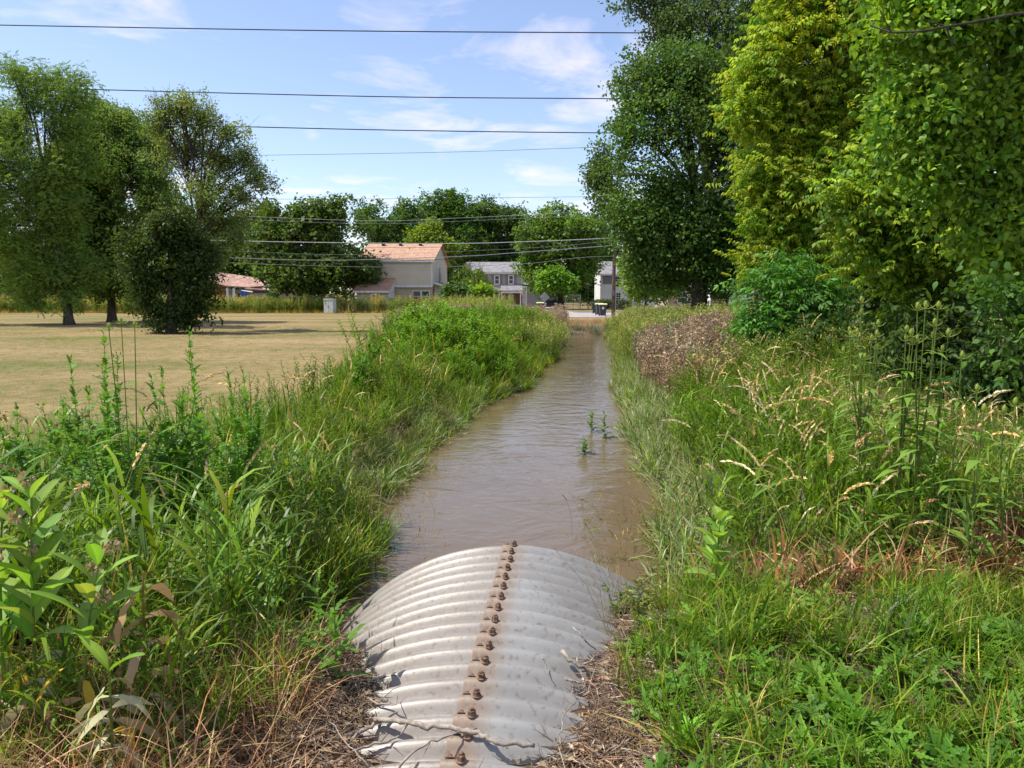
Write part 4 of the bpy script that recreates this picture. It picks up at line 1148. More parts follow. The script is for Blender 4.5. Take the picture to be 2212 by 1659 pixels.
# --- white house right of the pole
h = house('house', 'white clapboard house behind the utility pole', (12.55, 110, .6), 0)
gable_walls(h, 0, 9.0, 0, 8, 0, 4.75, 6.5, M['siding_white'], 'wall')
m = MB(); m.prism([(-.35, 4.62), (4, 6.52), (4, 6.64), (-.35, 4.74)], 'x', -.3, 9.3); m.prism([(4.001, 6.52), (8.35, 4.62), (8.35, 4.74), (4.001, 6.64)], 'x', -.3, 9.3); m.build('roof', M['roof_grey'], h)
m = MB(); m.box(-.3, 9.3, -.42, -.353, 4.5, 4.72); m.box(-.03, .1, -.03, -.002, 0, 4.6); m.build('trim', M['white'], h)
for x0_, z0_, z1_ in ((2.05, 2.95, 4.3), (2.0, .75, 2.05), (4.75, .75, 2.05), (6.9, 2.95, 4.3)):
    window(h, x0_, x0_ + .85, z0_, z1_, 0, fw=.13, cols=3, rows=4)
m = MB(); m.box(.3, 1.6, -.05, -.002, 3.3, 4.45); m.build('shutter', M['shutter'], h)

# --- house with pale brick further right, seen under the trees
h = house('house', 'pale pink brick house glimpsed under the dark maple', (18.5, 92, .7), 0)
m = MB(); m.box(0, 11.5, 0, 8, 0, 2.6); m.build('wall', M['brick_pale'], h)
gable_roof(h, 0, 11.5, 0, 8, 2.6, 4.4, .12, M['roof_grey'])
window(h, 1.2, 2.3, .8, 2.0, 0, fw=.12, cols=2); window(h, 5.2, 6.3, .8, 2.0, 0, fw=.12, cols=2)
MB().box(3.4, 4.4, -.06, -.002, 0, 2.1).build('front_door', M['white'], h)

# --- pale house behind the old shed
h = house('house', 'pale grey gabled house half hidden behind the old shed', (P(505, 650, 118).x, 118, .5), math.radians(8))
m = MB(); m.prism([(-4.5, 0), (2.9, 0), (2.9, 5.0), (-1.0, 7.1), (-4.5, 5.0)], 'y', 0, 9); m.build('wall', M['siding_white'], h)
m = MB(); m.prism([(-1.0, 7.12), (3.3, 4.8), (3.3, 4.95), (-1.0, 7.27)], 'y', -.3, 9.3); m.prism([(-4.9, 4.8), (-1.001, 7.12), (-1.001, 7.27), (-4.9, 4.95)], 'y', -.3, 9.3); m.build('roof', M['roof_grey'], h)
m = MB(); m.box(1.0, 4.2, -3, -.002, 0, 3.2); m.build('annex_wall', M['white'], h)
MB().prism([(.8, 3.2), (4.4, 3.2), (4.4, 3.32), (2.0, 4.4), (.8, 4.2)], 'y', -3.2, -.003).build('annex_roof', M['roof_grey'], h)
window(h, -1.6, -.7, 3.2, 4.4, 0)

# --- rickety shed with rust coloured roof
xs = P(455, 640, 95).x
h = house('shed', 'sagging wooden shed with patchy rust coloured roof beyond the weeds', (xs, 95, .45), 0, 'shed')
m = MB(); m.box(.1, 7.2, .3, 5, 0, 2.6); m.build('wall', M['siding_old'], h)
m = MB(); m.box(.12, 2.0, .2, .297, 0, 3.1); m.build('rusty_panel', M['rustdoor'], h)
m = MB()
m.add([(-1.2, -.3, 3.75), (2.3, -.5, 3.05), (5.0, -.5, 2.9), (6.6, .4, 3.1), (4.6, 3.5, 4.1), (1.8, 4.0, 4.5), (-1.2, 4, 4.9),
       (-1.2, -.3, 3.63), (2.3, -.5, 2.93), (5.0, -.5, 2.78), (6.6, .4, 2.98), (4.6, 3.5, 3.98), (1.8, 4.0, 4.38), (-1.2, 4, 4.78)],
      [(0, 1, 5, 6), (1, 2, 4, 5), (2, 3, 4), (7, 13, 12, 8), (8, 12, 11, 9), (9, 11, 10), (0, 7, 8, 1), (1, 8, 9, 2), (2, 9, 10, 3), (3, 10, 11, 4), (4, 11, 12, 5), (5, 12, 13, 6), (6, 13, 7, 0)])
m.build('roof', M['roof_rust'], h)
m = MB(); m.box(4.3, 9.3, -.9, 4.5, 0, 2.15); m.build('side_wall', M['siding_old'], h)
m = MB(); m.add([(4.6, -1.2, 2.75), (9.9, -1.2, 2.35), (9.9, 4, 2.6), (4.6, 4, 3.2), (4.6, -1.2, 2.62), (9.9, -1.2, 2.22), (9.9, 4, 2.47), (4.6, 4, 3.07)],
                [(0, 1, 2, 3), (4, 7, 6, 5), (0, 4, 5, 1), (1, 5, 6, 2), (2, 6, 7, 3), (3, 7, 4, 0)]); m.build('side_roof', M['roof_rust'], h)
m = MB(); m.tube([(4.2, -1.25, 2.45), (5.6, -1.3, 2.3)], .09, 5); m.tube([(6.8, -1.3, 2.75), (8.4, -1.3, 2.35)], .07, 5); m.build('gutter', M['white'], h)
for x_, ln in ((2.15, -.12), (2.75, .1)):
    MB().prism([(x_, 0), (x_ + .28, 0), (x_ + .28 + ln, 2.75), (x_ + ln, 2.75)], 'y', -.35, -.2).build('white_post', M['white'], h)
m = MB(); m.box(3.3, 3.9, .22, .296, 0, 2.1); m.build('doorway', M['black'], h)
tp = MB(); tp.prism([(5.0 - .75, 1.0), (5.0 - .2, .95), (5.0 - .05, 2.35), (5.0 - .85, 2.5)], 'y', -.95, -1.05)
o = tp.build('tarp', M['blue']); o.location = (xs, 94.7, .45); tag(o, 'bright blue tarp hanging at the front of the old shed', 'tarp')

# --- white shed glimpsed at the right, between the trunks
h = house('shed', 'small white shed glimpsed at the right edge of the dark maple', (P(1537, 650, 62).x, 62, gz1(16, 62)), 0, 'shed')
m = MB(); m.box(0, 3.2, 0, 3, 0, 2.05); m.build('wall', M['white'], h)
gable_roof(h, 0, 3.2, 0, 3, 2.05, 2.9, .08, M['roof_grey'], .15)
m = MB(); m.box(-1.1, -.15, .0, .1, 0, 1.3); m.build('side_panel', M['white'], h)
MB().box(1.1, 1.9, -.05, -.002, 0, 1.8).build('door', M['white'], h)
# --- wooden privacy fence and gate
f = empty('wooden_fence', (P(1048, 650, 80).x, 80, .5), 0.0); tag(f, 'short stretch of weathered grey board fence beside the bright bush', 'fence')
m = MB()
for i in range(9):
    m.box(i * .15, i * .15 + .14, 0, .03, 0, 1.45 + .02 * (i % 3))
m.build('boards', M['fencewood'], f); MB().box(-.05, 1.4, .032, .08, .4, .5).box(-.05, 1.4, .032, .08, 1.1, 1.2).build('rail', M['fencewood'], f)
f = empty('wooden_fence', (P(-60, 640, 92).x, 92, .5), 0.0); tag(f, 'dark grey board fence at the left edge under the feathery tree', 'fence')
m = MB()
for i in range(62):
    m.box(i * .15, i * .15 + .14, 0, .03, 0, 2.1 + .02 * (i % 3))
m.build('boards', noise_mat('dark_fence_wood', (.07, .065, .065), (.12, .11, .11), 5, stretch=(6, 6, .5)), f); MB().box(-.05, 9.3, .032, .08, .5, .6).box(-.05, 9.3, .032, .08, 1.5, 1.6).build('rail', M['fencewood'], f)
# --- chain link fence behind the lawn across the street
f = empty('chain_link_fence', (P(1238, 650, 92).x, 92, .55), 0.0); tag(f, 'low dark chain link fence along the shaded lawn across the street', 'fence')
for i in range(5): MB().tube([(i * 1.9, 0, 0), (i * 1.9, 0, 1.05)], .03, 6).build('post', M['bin'], f)
MB().tube([(0, 0, 1.05), (7.6, 0, 1.05)], .022, 6).build('rail', M['bin'], f)
m = MB()
for i in range(60):
    a = i * .13
    m.tube([(a, 0.0, .05), (min(a + .9, 7.6), 0, min(.05 + (7.6 - a), .95))], .004, 3, False); m.tube([(a, .008, .95), (min(a + .9, 7.6), .008, max(.05, .95 - (7.6 - a)))], .004, 3, False)
m.build('mesh', M['bin'], f)
# pale square frame on the shaded lawn
f = empty('garden_frame', (P(1221, 650, 98).x, 98, .55), 0.0); tag(f, 'pale square frame standing on the shaded lawn beside the big tree trunk', 'frame')
MB().box(0, 1.95, 0, .09, 1.75, 1.85).box(0, 1.95, 0, .09, .0, .1).build('rail', M['steel'], f)
MB().box(0, .1, 0, .09, .101, 1.749).build('post', M['steel'], f); MB().box(1.85, 1.95, 0, .09, .101, 1.749).build('post', M['steel'], f)
m = MB()
for i in range(1, 12): m.tube([(.1 + i * .146, .045, .1), (.1 + i * .146, .045, 1.75)], .006, 4, False); m.tube([(.1, .052, .1 + i * .137), (1.85, .052, .1 + i * .137)], .006, 4, False)
m.build('netting', M['steel'], f)

# ------------------------------------------------------------------ utility cabinet
c = empty('utility_cabinet', (P(699, 650, 80.5).x, 80.5, gz1(-20, 80.5)), math.radians(-14)); tag(c, 'pale green grey metal utility cabinet at the far edge of the mown field', 'cabinet')
MB().box(0, 1.05, 0, .75, .06, 1.42).build('body', M['cabinet'], c, bevel=.02)
MB().box(-.04, 1.09, -.04, .79, 1.42, 1.50).build('lid', M['cabinet'], c, bevel=.02)
MB().box(-.08, 1.13, -.08, .83, -.1, .06).build('plinth', M['asphalt'], c)
MB().box(.12, .28, -.012, -.002, 1.2, 1.28).box(.12, .28, -.012, -.002, 1.02, 1.06).build('warning_sticker', M['black'], c)
MB().box(.5, .56, -.03, -.002, .62, .78).build('handle', M['black'], c)
MB().box(.54, .545, -.006, -.001, .1, 1.38).build('door_seam', M['black'], c)

# ------------------------------------------------------------------ street things
def bin_(loc, label, lidmat, rz=0):
    b_ = empty('wheelie_bin', loc, rz); tag(b_, label, 'bin', 'wheeled bins at the kerb')
    m = MB(); m.add([(-.24, -.28, .06), (.24, -.28, .06), (.24, .28, .12), (-.24, .28, .12), (-.31, -.36, 1.0), (.31, -.36, 1.0), (.31, .40, 1.0), (-.31, .40, 1.0)],
                    [(0, 3, 2, 1), (4, 5, 6, 7), (0, 1, 5, 4), (1, 2, 6, 5), (2, 3, 7, 6), (3, 0, 4, 7)])
    m.box(-.34, .34, -.39, .43, .93, .998); m.build('body', M['bin'], b_, bevel=.015)
    MB().prism([(-.42, 1.0), (.46, 1.0), (.46, 1.05), (.1, 1.12), (-.42, 1.06)], 'x', -.35, .35).build('lid', lidmat, b_, bevel=.01)
    for s_ in (-.27, .27):
        m = MB(); m.lathe([(.13, -.03), (.13, .03)], 14); w_ = m.build('wheel', M['tyre'], b_); w_.rotation_euler = (0, math.pi / 2, 0); w_.location = (s_ * 1.0, .28, .13)
    MB().tube([(-.25, .47, 1.0), (.25, .47, 1.0)], .018, 6).build('handle', M['bin'], b_)
    return b_


def st(u, d): return (P(u, 680, d).x, d, .547)
b1 = bin_(st(1302, 68.5), 'dark wheeled bin with pale yellow lid and white emblem, nearest on the street', M['lid'])
m = MB(); m.lathe([(.11, 0), (.11, .006)], 14); e_ = m.build('emblem', M['white'], b1); e_.rotation_euler = (math.pi / 2 - .08, 0, 0); e_.location = (-.02, -.352, .72)
bin_(st(1294.5, 71.5), 'dark wheeled bin with pale yellow lid half hidden behind the nearest bin', M['lid'], .1)
bin_(st(1286, 78), 'dark wheeled bin with dark lid farther back near the lamp post', M['bin'], -.2)
bin_((P(1167, 670, 80).x, 80, .547), 'dark wheeled bin with yellow lid beside the black car in the driveway', M['lid'], .15)

s_ = empty('road_sign', (P(1176, 680, 62).x, 62, gz1(P(1176, 680, 62).x, 62)), math.radians(4)); tag(s_, 'diamond shaped road sign seen from its grey back', 'sign')
MB().box(-.025, .025, 0, .03, -.1, 2.15).build('post', M['steel'], s_)
MB().prism([(-.42, 1.75), (0, 1.33), (.42, 1.75), (0, 2.17)], 'y', -.012, -.003).build('plate', M['steel'], s_, bevel=.002)
n_ = empty('street_name_sign', (P(1137, 680, 78).x, 78, .5), 0); tag(n_, 'thin street name sign on a tall grey post in front of the garage', 'sign')
MB().tube([(0, 0, -.1), (0, 0, 2.75)], .03, 8).build('post', M['steel'], n_); MB().box(-.42, .42, -.012, .012, 2.76, 2.93).build('blade', noise_mat('dark_green_sign', (.02, .08, .05), (.03, .1, .06), 2), n_)
l_ = empty('lamp_post', (P(1270, 660, 96).x, 96, .55), 0); tag(l_, 'thin dark lamp post with a lantern on the shaded lawn', 'lamp post')
MB().tube([(0, 0, 0), (0, 0, 2.6)], .05, 8).build('post', M['black'], l_)
MB().lathe([(.08, 2.6), (.16, 2.75), (.2, 3.1), (.05, 3.28), (.02, 3.36)], 8).build('lantern', M['glass'], l_)

# --- black car in the driveway, nose towards the street
cr = empty('parked_car', (P(1187, 660, 100).x, 100, .56), math.radians(0)); tag(cr, 'black car parked nose out in the driveway of the grey house', 'car')
m = MB()
side = [(-2.2, .35), (-2.2, .85), (-1.95, 1.02), (-1.0, 1.12), (-.35, 1.68), (1.5, 1.72), (2.15, 1.15), (2.25, .7), (2.2, .35)]
m.prism(side, 'x', -.86, .86); m.build('body', M['carpaint'], cr, bevel=.06)
MB().prism([(-1.02, 1.16), (-.40, 1.62), (-.36, 1.60), (-.98, 1.12)], 'x', -.72, .72).build('windscreen', M['glass'], cr)
for sx in (-1, 1):
    MB().prism([(-.8, 1.15), (-.3, 1.58), (1.4, 1.62), (1.8, 1.18)], 'x', *sorted((sx * .862, sx * .872))).build('side_window', M['glass'], cr)
    MB().box(*sorted((sx * .5, sx * .8)), -2.235, -2.19, .68, .84).build('headlight', M['white'], cr)
    for yy in (-1.4, 1.45):
        m = MB(); m.lathe([(.2, -.11), (.33, -.1), (.33, .1), (.2, .11)], 18); w_ = m.build('wheel', M['tyre'], cr); w_.rotation_euler = (0, math.pi / 2, 0); w_.location = (sx * .8, yy, .33)
        MB().lathe([(.19, -.118), (.19, .118)], 12).build('rim', M['steel'], w_)
MB().box(-.45, .45, -2.225, -2.197, .55, .8).build('grille', M['black'], cr)

# ------------------------------------------------------------------ utility pole and wires
pz = gz1(9.2, 70)
PX = P(1326, 600, 70).x
p = empty('utility_pole', (PX, 70, pz), 0); tag(p, 'brown wooden utility pole carrying the low wires', 'pole')
MB().tube([(0, 0, -.3), (0, 0, 3), (.02, 0, 6), (0, 0, 9.7)], [.17, .16, .145, .12], 12).build('shaft', M['pole'], p, smooth=True)
def zw(v): return P(1326, v, 70).z - pz
for v_ in (455, 462, 496, 514, 523, 530, 542, 553):
    MB().tube([(-.22, -.12, zw(v_)), (.1, -.12, zw(v_))], .035, 6).lathe([(.05, -.05), (.07, 0), (.04, .06)], 8, (-.22, -.12, zw(v_) + .03)).build('insulator', M['steel'] if v_ in (530, 514) else M['wire_dark'], p)
MB().lathe([(.13, 0), (.15, .05), (.15, .5), (.10, .6)], 12, (.33, 0, zw(548))).build('splice_case', M['black'], p)
MB().tube([(.17, -.02, .2), (.17, -.02, 2.6)], .045, 6).build('cable_guard', M['steel'], p)
MB().box(-.02, .02, -.2, -.171, 1.9, 2.3).build('number_plate', M['steel'], p)


def wire(label, pts, d, r, mat='wire_dark', group=None, d1=None):
    """a sagging wire through points of the photograph standing at distance d"""
    P3 = [P(u, v, d if d1 is None else d + (d1 - d) * (u - pts[0][0]) / (pts[-1][0] - pts[0][0])) for u, v in pts]
    out = []
    n = len(P3)
    for s in range(n - 1):
        a = P3[max(0, s - 1)]; b_ = P3[s]; c_ = P3[s + 1]; e = P3[min(n - 1, s + 2)]
        for k in range(10):
            t = k / 10
            out.append(.5 * ((2 * b_) + (c_ - a) * t + (2 * a - 5 * b_ + 4 * c_ - e) * t * t + (3 * b_ - a - 3 * c_ + e) * t ** 3))
    out.append(P3[-1])
    V = []; F = []; o0 = np.array(out[0])
    tube_np(V, F, np.array([tuple(q) for q in out]) - o0, r, r, 6)
    o = raw_mesh('power_line', np.concatenate(V), np.concatenate(F), M[mat], smooth=True, quads=True); o.location = o0
    tag(o, label, 'wire', group); return o


WG = 'overhead wires crossing the sky'
wire('topmost dark wire crossing the whole sky', [(-60, 53), (700, 66), (1300, 70.5), (1800, 72)], 60, .040, group=WG)
wire('second dark wire from the top, leaving the tall left tree', [(-60, 186), (760, 207.5), (1300, 213), (1800, 216)], 60, .036, group=WG)
wire('third dark wire from the top, crossing the open left crown', [(-60, 258), (540, 274), (900, 282), (1300, 287), (1800, 290)], 60, .036, group=WG)
wire('faint thin wire fourth from the top, rising to the right', [(150, 341), (900, 330), (1260, 319), (1600, 307)], 62, .014, group=WG)
wire('faint thin wire just above the far treetops', [(150, 428), (700, 430), (1260, 425), (1600, 420)], 66, .013, group=WG)
WL = 'low wires strung to the utility pole'
wire('uppermost low wire meeting the pole near its top', [(120, 450), (550, 468), (811, 477), (988, 471), (1099, 466), (1326, 455)], 70, .012, 'wire_bright', group=WL)
wire('second low wire just under the uppermost one', [(120, 458), (563, 476), (811, 483), (988, 478), (1326, 462)], 70, .012, 'wire_bright', group=WL)
wire('thin dark wire crossing above the terracotta roof', [(120, 494), (573, 505), (761, 509), (988, 508), (1304, 497.6), (1326, 496), (1700, 492)], 70, .019, group=WL)
wire('thick bright cable touching the ridge of the terracotta roof', [(120, 508), (461, 519), (711, 524), (988, 526), (1191, 520), (1326, 514)], 70, .036, 'wire_bright', group=WL)
wire('thin wire just below the thick bright cable', [(120, 518), (573, 533), (811, 535), (988, 533), (1322, 523), (1700, 530)], 70, .014, group=WL)
wire('thin slack wire running over the terracotta roof', [(120, 525), (513, 543), (761, 550), (988, 543), (1200, 532), (1326, 519)], 70, .011, 'wire_bright', group=WL)
wire('second bright cable, sagging across the eave of the peach house', [(120, 540), (461, 555), (711, 562), (988, 554), (1111, 546), (1300, 532), (1326, 530)], 70, .032, 'wire_bright', group=WL)
wire('thin dark wire under the second bright cable', [(120, 548), (573, 562), (811, 565), (988, 559), (1322, 542), (1700, 549)], 70, .017, group=WL)
wire('lowest thin wire, passing in front of the peach siding', [(120, 552), (484, 567), (761, 576), (988, 575), (1141, 569), (1322, 553.5), (1700, 566)], 70, .015, 'wire_bright', group=WL)
wire('short black cable leaving the pole towards the right trees', [(1326, 514), (1397, 511), (1700, 500)], 70, .045, group=WL)
wire('black service cable right of the pole with a thick splice', [(1334, 546), (1360, 548), (1420, 549), (1700, 560)], 70, .035, group=WL)
# ------------------------------------------------------------------ ground vegetation
rg = np.random.default_rng(101)
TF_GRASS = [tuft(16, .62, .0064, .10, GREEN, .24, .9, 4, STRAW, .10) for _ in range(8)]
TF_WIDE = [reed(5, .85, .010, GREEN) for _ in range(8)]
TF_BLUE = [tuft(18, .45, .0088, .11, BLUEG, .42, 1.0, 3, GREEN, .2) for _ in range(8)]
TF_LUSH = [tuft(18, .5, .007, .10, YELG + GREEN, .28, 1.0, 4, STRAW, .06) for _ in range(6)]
TF_DRY = [tuft(15, .58, .0030, .14, STRAW, .75, 1.0, 4, RUSTY, .28) for _ in range(7)]
TF_RUST = [tuft(12, .42, .0075, .12, RUSTY, .45, 1.3, 4, STRAW, .25) for _ in range(6)]
TF_HEAD = [headed(2, 1.0, GREEN, [(.62, .49, .25), (.54, .42, .20), (.66, .55, .32)], droop=rnd.uniform(.6, 1.5), hl=.24) for _ in range(8)]
TF_FINE = [headed(4, .6, GREEN, droop=.8, hl=.07, lw=.0035) for _ in range(6)]
TF_WEED = [weedclump(4, .18, .8, 26, .085, .016, GREEN, seg=1, branch=3) for _ in range(6)]
TF_LEAFY = [weedclump(5, .22, .75, 30, .10, .026, [(0.13, 0.25, 0.035), (0.09, 0.19, 0.028), (0.18, 0.30, 0.04)], seg=1, branch=4) for _ in range(6)]
TF_TAN = [weedclump(5, .22, .8, 12, .07, .016, TAN, (0.2, 0.15, 0.08), top=[(0.42, 0.335, 0.225), (0.34, 0.265, 0.17), (0.48, 0.39, 0.27), (.26, .19, .12)], ntop=46, branch=3) for _ in range(6)]
TF_PALE = [weedclump(5, .25, .85, 26, .09, .014, BLUEG + YELG, seg=1, top=[(.42, .40, .25), (.33, .34, .19)], ntop=12, branch=2) for _ in range(6)]
TF_LAWN = [tuft(9, .06, .0035, .10, [(.36, .29, .13), (.28, .25, .09), (.20, .23, .06)], .5, .9, 2) for _ in range(5)]


def inv(x, y):       # outside the water and the pipe
    ok = (x < xl(y) + .12) | (x > xr(y) - .12) | (y < 5.0) | (y > YEND - .1)
    ax = x - pipe_x(y)
    hw_l = np.interp(y, [2.3, 2.7, 3.3, 4.3, 5.1, 5.6], [.45, .58, .80, 1.08, 1.25, 1.4])
    hw_r = np.interp(y, [2.3, 2.7, 3.3, 4.3, 5.1, 5.6], [.42, .52, .66, .90, 1.25, 1.4])
    on = (y < 5.5) & (ax > -hw_l) & (ax < hw_r)
    return ok & ~on


def fp(x0, x1, y0, y1, dens, cond=None):
    return field_pts(rg, x0, x1, y0, y1, dens, (lambda x, y: inv(x, y) & (cond(x, y) if cond is not None else True)))


def waterlean(p, amt=.5):
    """plants at the water's edge lean over it"""
    x, y = p[:, 0], p[:, 1]
    dl = np.clip(1 - np.abs(x - xl(y)) / .5, 0, 1) * (x < (xl(y) + xr(y)) / 2); dr = np.clip(1 - np.abs(x - xr(y)) / .5, 0, 1) * (x > (xl(y) + xr(y)) / 2)
    return np.stack([(dl - dr) * amt, np.zeros(len(p)) - (dl + dr) * .15], -1)


def hmod(p, s=2.2, seed=5, lo=.6, hi=.8, bank=None):
    x, y = p[:, 0], p[:, 1]; f = lo + hi * vnoise(x, y, s, seed)
    if bank:
        dd = np.where(x < (xl(y) + xr(y)) / 2, xl(y) - x, x - xr(y)); f = f * np.clip(.42 + .58 * dd / bank, .4, 1)
    return f


def mass(name, label, cat, seed, items, mat='grass'):
    a = Acc(seed)
    for it in items:
        temps, pts, sc, tilt = it[:4]; kw = it[4] if len(it) > 4 else {}
        if len(pts) == 0: continue
        hm = kw.pop('hm', None); s_ = sc * rg.uniform(.7, 1.25, len(pts))
        if hm: s_ = s_ * hmod(pts, *hm)
        near_ = np.clip((13.5 - pts[:, 1]) / 2, 0, 1) * np.clip((pts[:, 1] - 5) / 1, 0, 1)
        s_ = s_ * (1 - near_ * (1 - np.interp(pts[:, 0], [3.3, 4.3, 5.5], [1, .62, .4])))
        a.put(temps, pts, s_, tilt, **kw)
    o = a.build(name, M[mat]); tag(o, label, cat, kind='stuff'); return o


# ---- left bank, from the camera to the bushes
Lnear = fp(-6.5, -.9, 3.1, 8.5, 50, lambda x, y: (x > xfield(y)) & (x < xl(y) + .1) & (y > 3.1))
Lslope = fp(-3.2, .8, 5.4, 22, 46, lambda x, y: (x > xl(y) - 1.0 - .2 * vnoise(x, y, 2)) & (x < xl(y) + .1))
Ltop = fp(-5, 1, 8, 17, 34, lambda x, y: (x > xfield(y)) & (x < xl(y) - .7))
for arr in (Lnear, Ltop): pass
mass('bank_grass', 'tall green grass covering the left bank of the creek', 'grass', 1, [
    (TF_GRASS, Lnear, 1.05, .16, dict(hm=(1.1, 7, .6, .8))), (TF_WIDE, fp(-5.5, -1.0, 3.2, 8.0, 28, lambda x, y: (x > xfield(y)) & (x < xl(y) - .1) & (y > 3.2)), .95, .12),
    (TF_WIDE, fp(-4, -1.2, 3.3, 5.4, 14), 1.1, .12), (TF_LUSH, Ltop, 1.15, .14), (TF_GRASS, Ltop[::2], 1.3, .14),
    (TF_BLUE, Lslope, .9, .42, dict(leandir=waterlean(Lslope))), (TF_PALE, Lslope[::7], .45, .5), (TF_LUSH, Lslope[::5], .8, .3, dict(leandir=waterlean(Lslope[::5])))])
mass('bank_grass', 'green grass blades standing among the milkweeds in the bottom left corner', 'grass', 21, [
    (TF_WIDE, fp(-2.6, -1.15, 2.35, 3.3, 26), .62, .2), (TF_LUSH, fp(-2.6, -1.0, 2.3, 3.3, 34), .6, .35), (TF_GRASS, fp(-2.0, -.95, 2.8, 3.6, 40), .7, .25)])
# ---- right bank
Rs = fp(1.0, 5.5, 5.0, 26, 44, lambda x, y: (x > xr(y) - .1) & (x < xr(y) + 1.6 + .7 * vnoise(x, y, 2.5)))
Rm = fp(1.6, 7.5, 5.45, 16, 30, lambda x, y: (x > xr(y) + 1.0) & (x < 4.6 + .16 * y))
Rn = fp(1.0, 5.5, 3.2, 5.2, 26, lambda x, y: (x > 1.0) & ((y < 3.9) | (x > 3.6) | (x < 1.35)))
mass('bank_grass', 'thick green grass and reeds covering the right bank of the creek', 'grass', 2, [
    (TF_BLUE, Rs, 1.0, .22, dict(leandir=waterlean(Rs, .35))),
    (TF_GRASS, Rm, 1.15, .18, dict(hm=(1.4, 9, .6, .8))), (TF_WIDE, fp(1.5, 6.0, 5.35, 12, 26, lambda x, y: (x > xr(y) + .4) & (x < 5.2)), .95, .14),
    (TF_LUSH, Rn, .6, .4), (TF_BLUE, Rn[::2], .55, .45), (TF_WIDE, Rn[::4], .5, .4)])
# ---- seed heads
def heads_l(x, y): return (x > xfield(y) - .1) & (x < xl(y) - .2)
mass('seed_grass', 'tan nodding seed heads standing above the left bank grass', 'grass', 3, [
    (TF_HEAD, fp(-4.5, -1.1, 3.4, 8, 2.6, heads_l), 1.0, .16), (TF_HEAD, fp(-4.6, -.8, 8, 16, 1.2, heads_l), 1.0, .16),
    (TF_FINE, fp(-2.6, 0, 5.5, 16, 4, lambda x, y: (x > xl(y) - .8) & (x < xl(y) + .25)), .7, .35)], 'dry')
mass('seed_grass', 'tan nodding seed heads standing above the right bank grass', 'grass', 4, [
    (TF_HEAD, fp(1.8, 5.4, 4.9, 9.5, 12, lambda x, y: (x > xr(y) + .5)), .95, .18), (TF_HEAD, fp(2.5, 6, 9.5, 16, 4.0, lambda x, y: x > xr(y) + .7), .9, .16),
    (TF_FINE, fp(1.1, 3.0, 5.2, 13, 6, lambda x, y: (x > xr(y) - .45) & (x < xr(y) + .5)), .85, .3)], 'dry')
# ---- dry straw at the culvert and the foot of the reeds
mass('dry_grass', 'dry straw coloured grass lying beside the culvert', 'dry grass', 5, [
    (TF_DRY, fp(-3.4, -.5, 1.9, 3.5, 85, lambda x, y: x < -.72 - .25 * vnoise(x, y, .5, 1)), .8, .45), (TF_DRY, fp(.2, 1.2, 2.2, 5.0, 34, lambda x, y: x < 1.0), .33, .6),
    (TF_DRY, fp(-1.9, -.9, 3.4, 5.0, 16), .6, .4), (TF_DRY, fp(2.6, 5.2, 1.9, 4.0, 45, lambda x, y: x > 2.3 + .3 * y * vnoise(x, y, 1)), .45, .7),
    (TF_DRY, fp(-4.8, 1.2, 5.4, 20, 3.0, lambda x, y: (x > xfield(y)) & (x < xl(y) - .15)), .8, .4), (TF_DRY, fp(-3.2, 1.5, 6.5, 24, 40, lambda x, y: (x > xl(y) - 1.5) & (x < xl(y) - .1) & (vnoise(x, y, .9, 12) > .55)), .75, .5), (TF_RUST, fp(-3.2, 1.5, 6.5, 20, 14, lambda x, y: (x > xl(y) - 1.4) & (x < xl(y) - .3) & (vnoise(x, y, .8, 15) > .6)), .7, .4),
    (TF_DRY, fp(1.6, 6.5, 5.2, 18, 3.0, lambda x, y: (x > xr(y) + .3)), .8, .35)], 'dry')
mass('rusty_leaves', 'rust brown dead leaves at the foot of the green reeds on the right bank', 'dead leaves', 6, [
    (TF_RUST, fp(1.35, 3.8, 4.15, 5.7, 70, lambda x, y: (vnoise(x, y, .6, 4) > .15)), 1.15, .35), (TF_DRY, fp(1.35, 3.6, 4.1, 5.4, 14), .8, .4), (TF_WIDE, fp(1.4, 3.8, 4.2, 5.4, 6), .75, .25), (TF_RUST, fp(1.4, 4.4, 5.2, 6.5, 14), .8, .3),
    (TF_RUST, fp(-2.6, -1.2, 5.5, 9.5, 9, lambda x, y: (x > xl(y) - 1.2) & (vnoise(x, y, .9, 8) > .55)), .75, .35),
    (TF_RUST, fp(-3, -1.3, 3.3, 4.6, 12), .6, .4)], 'dry')
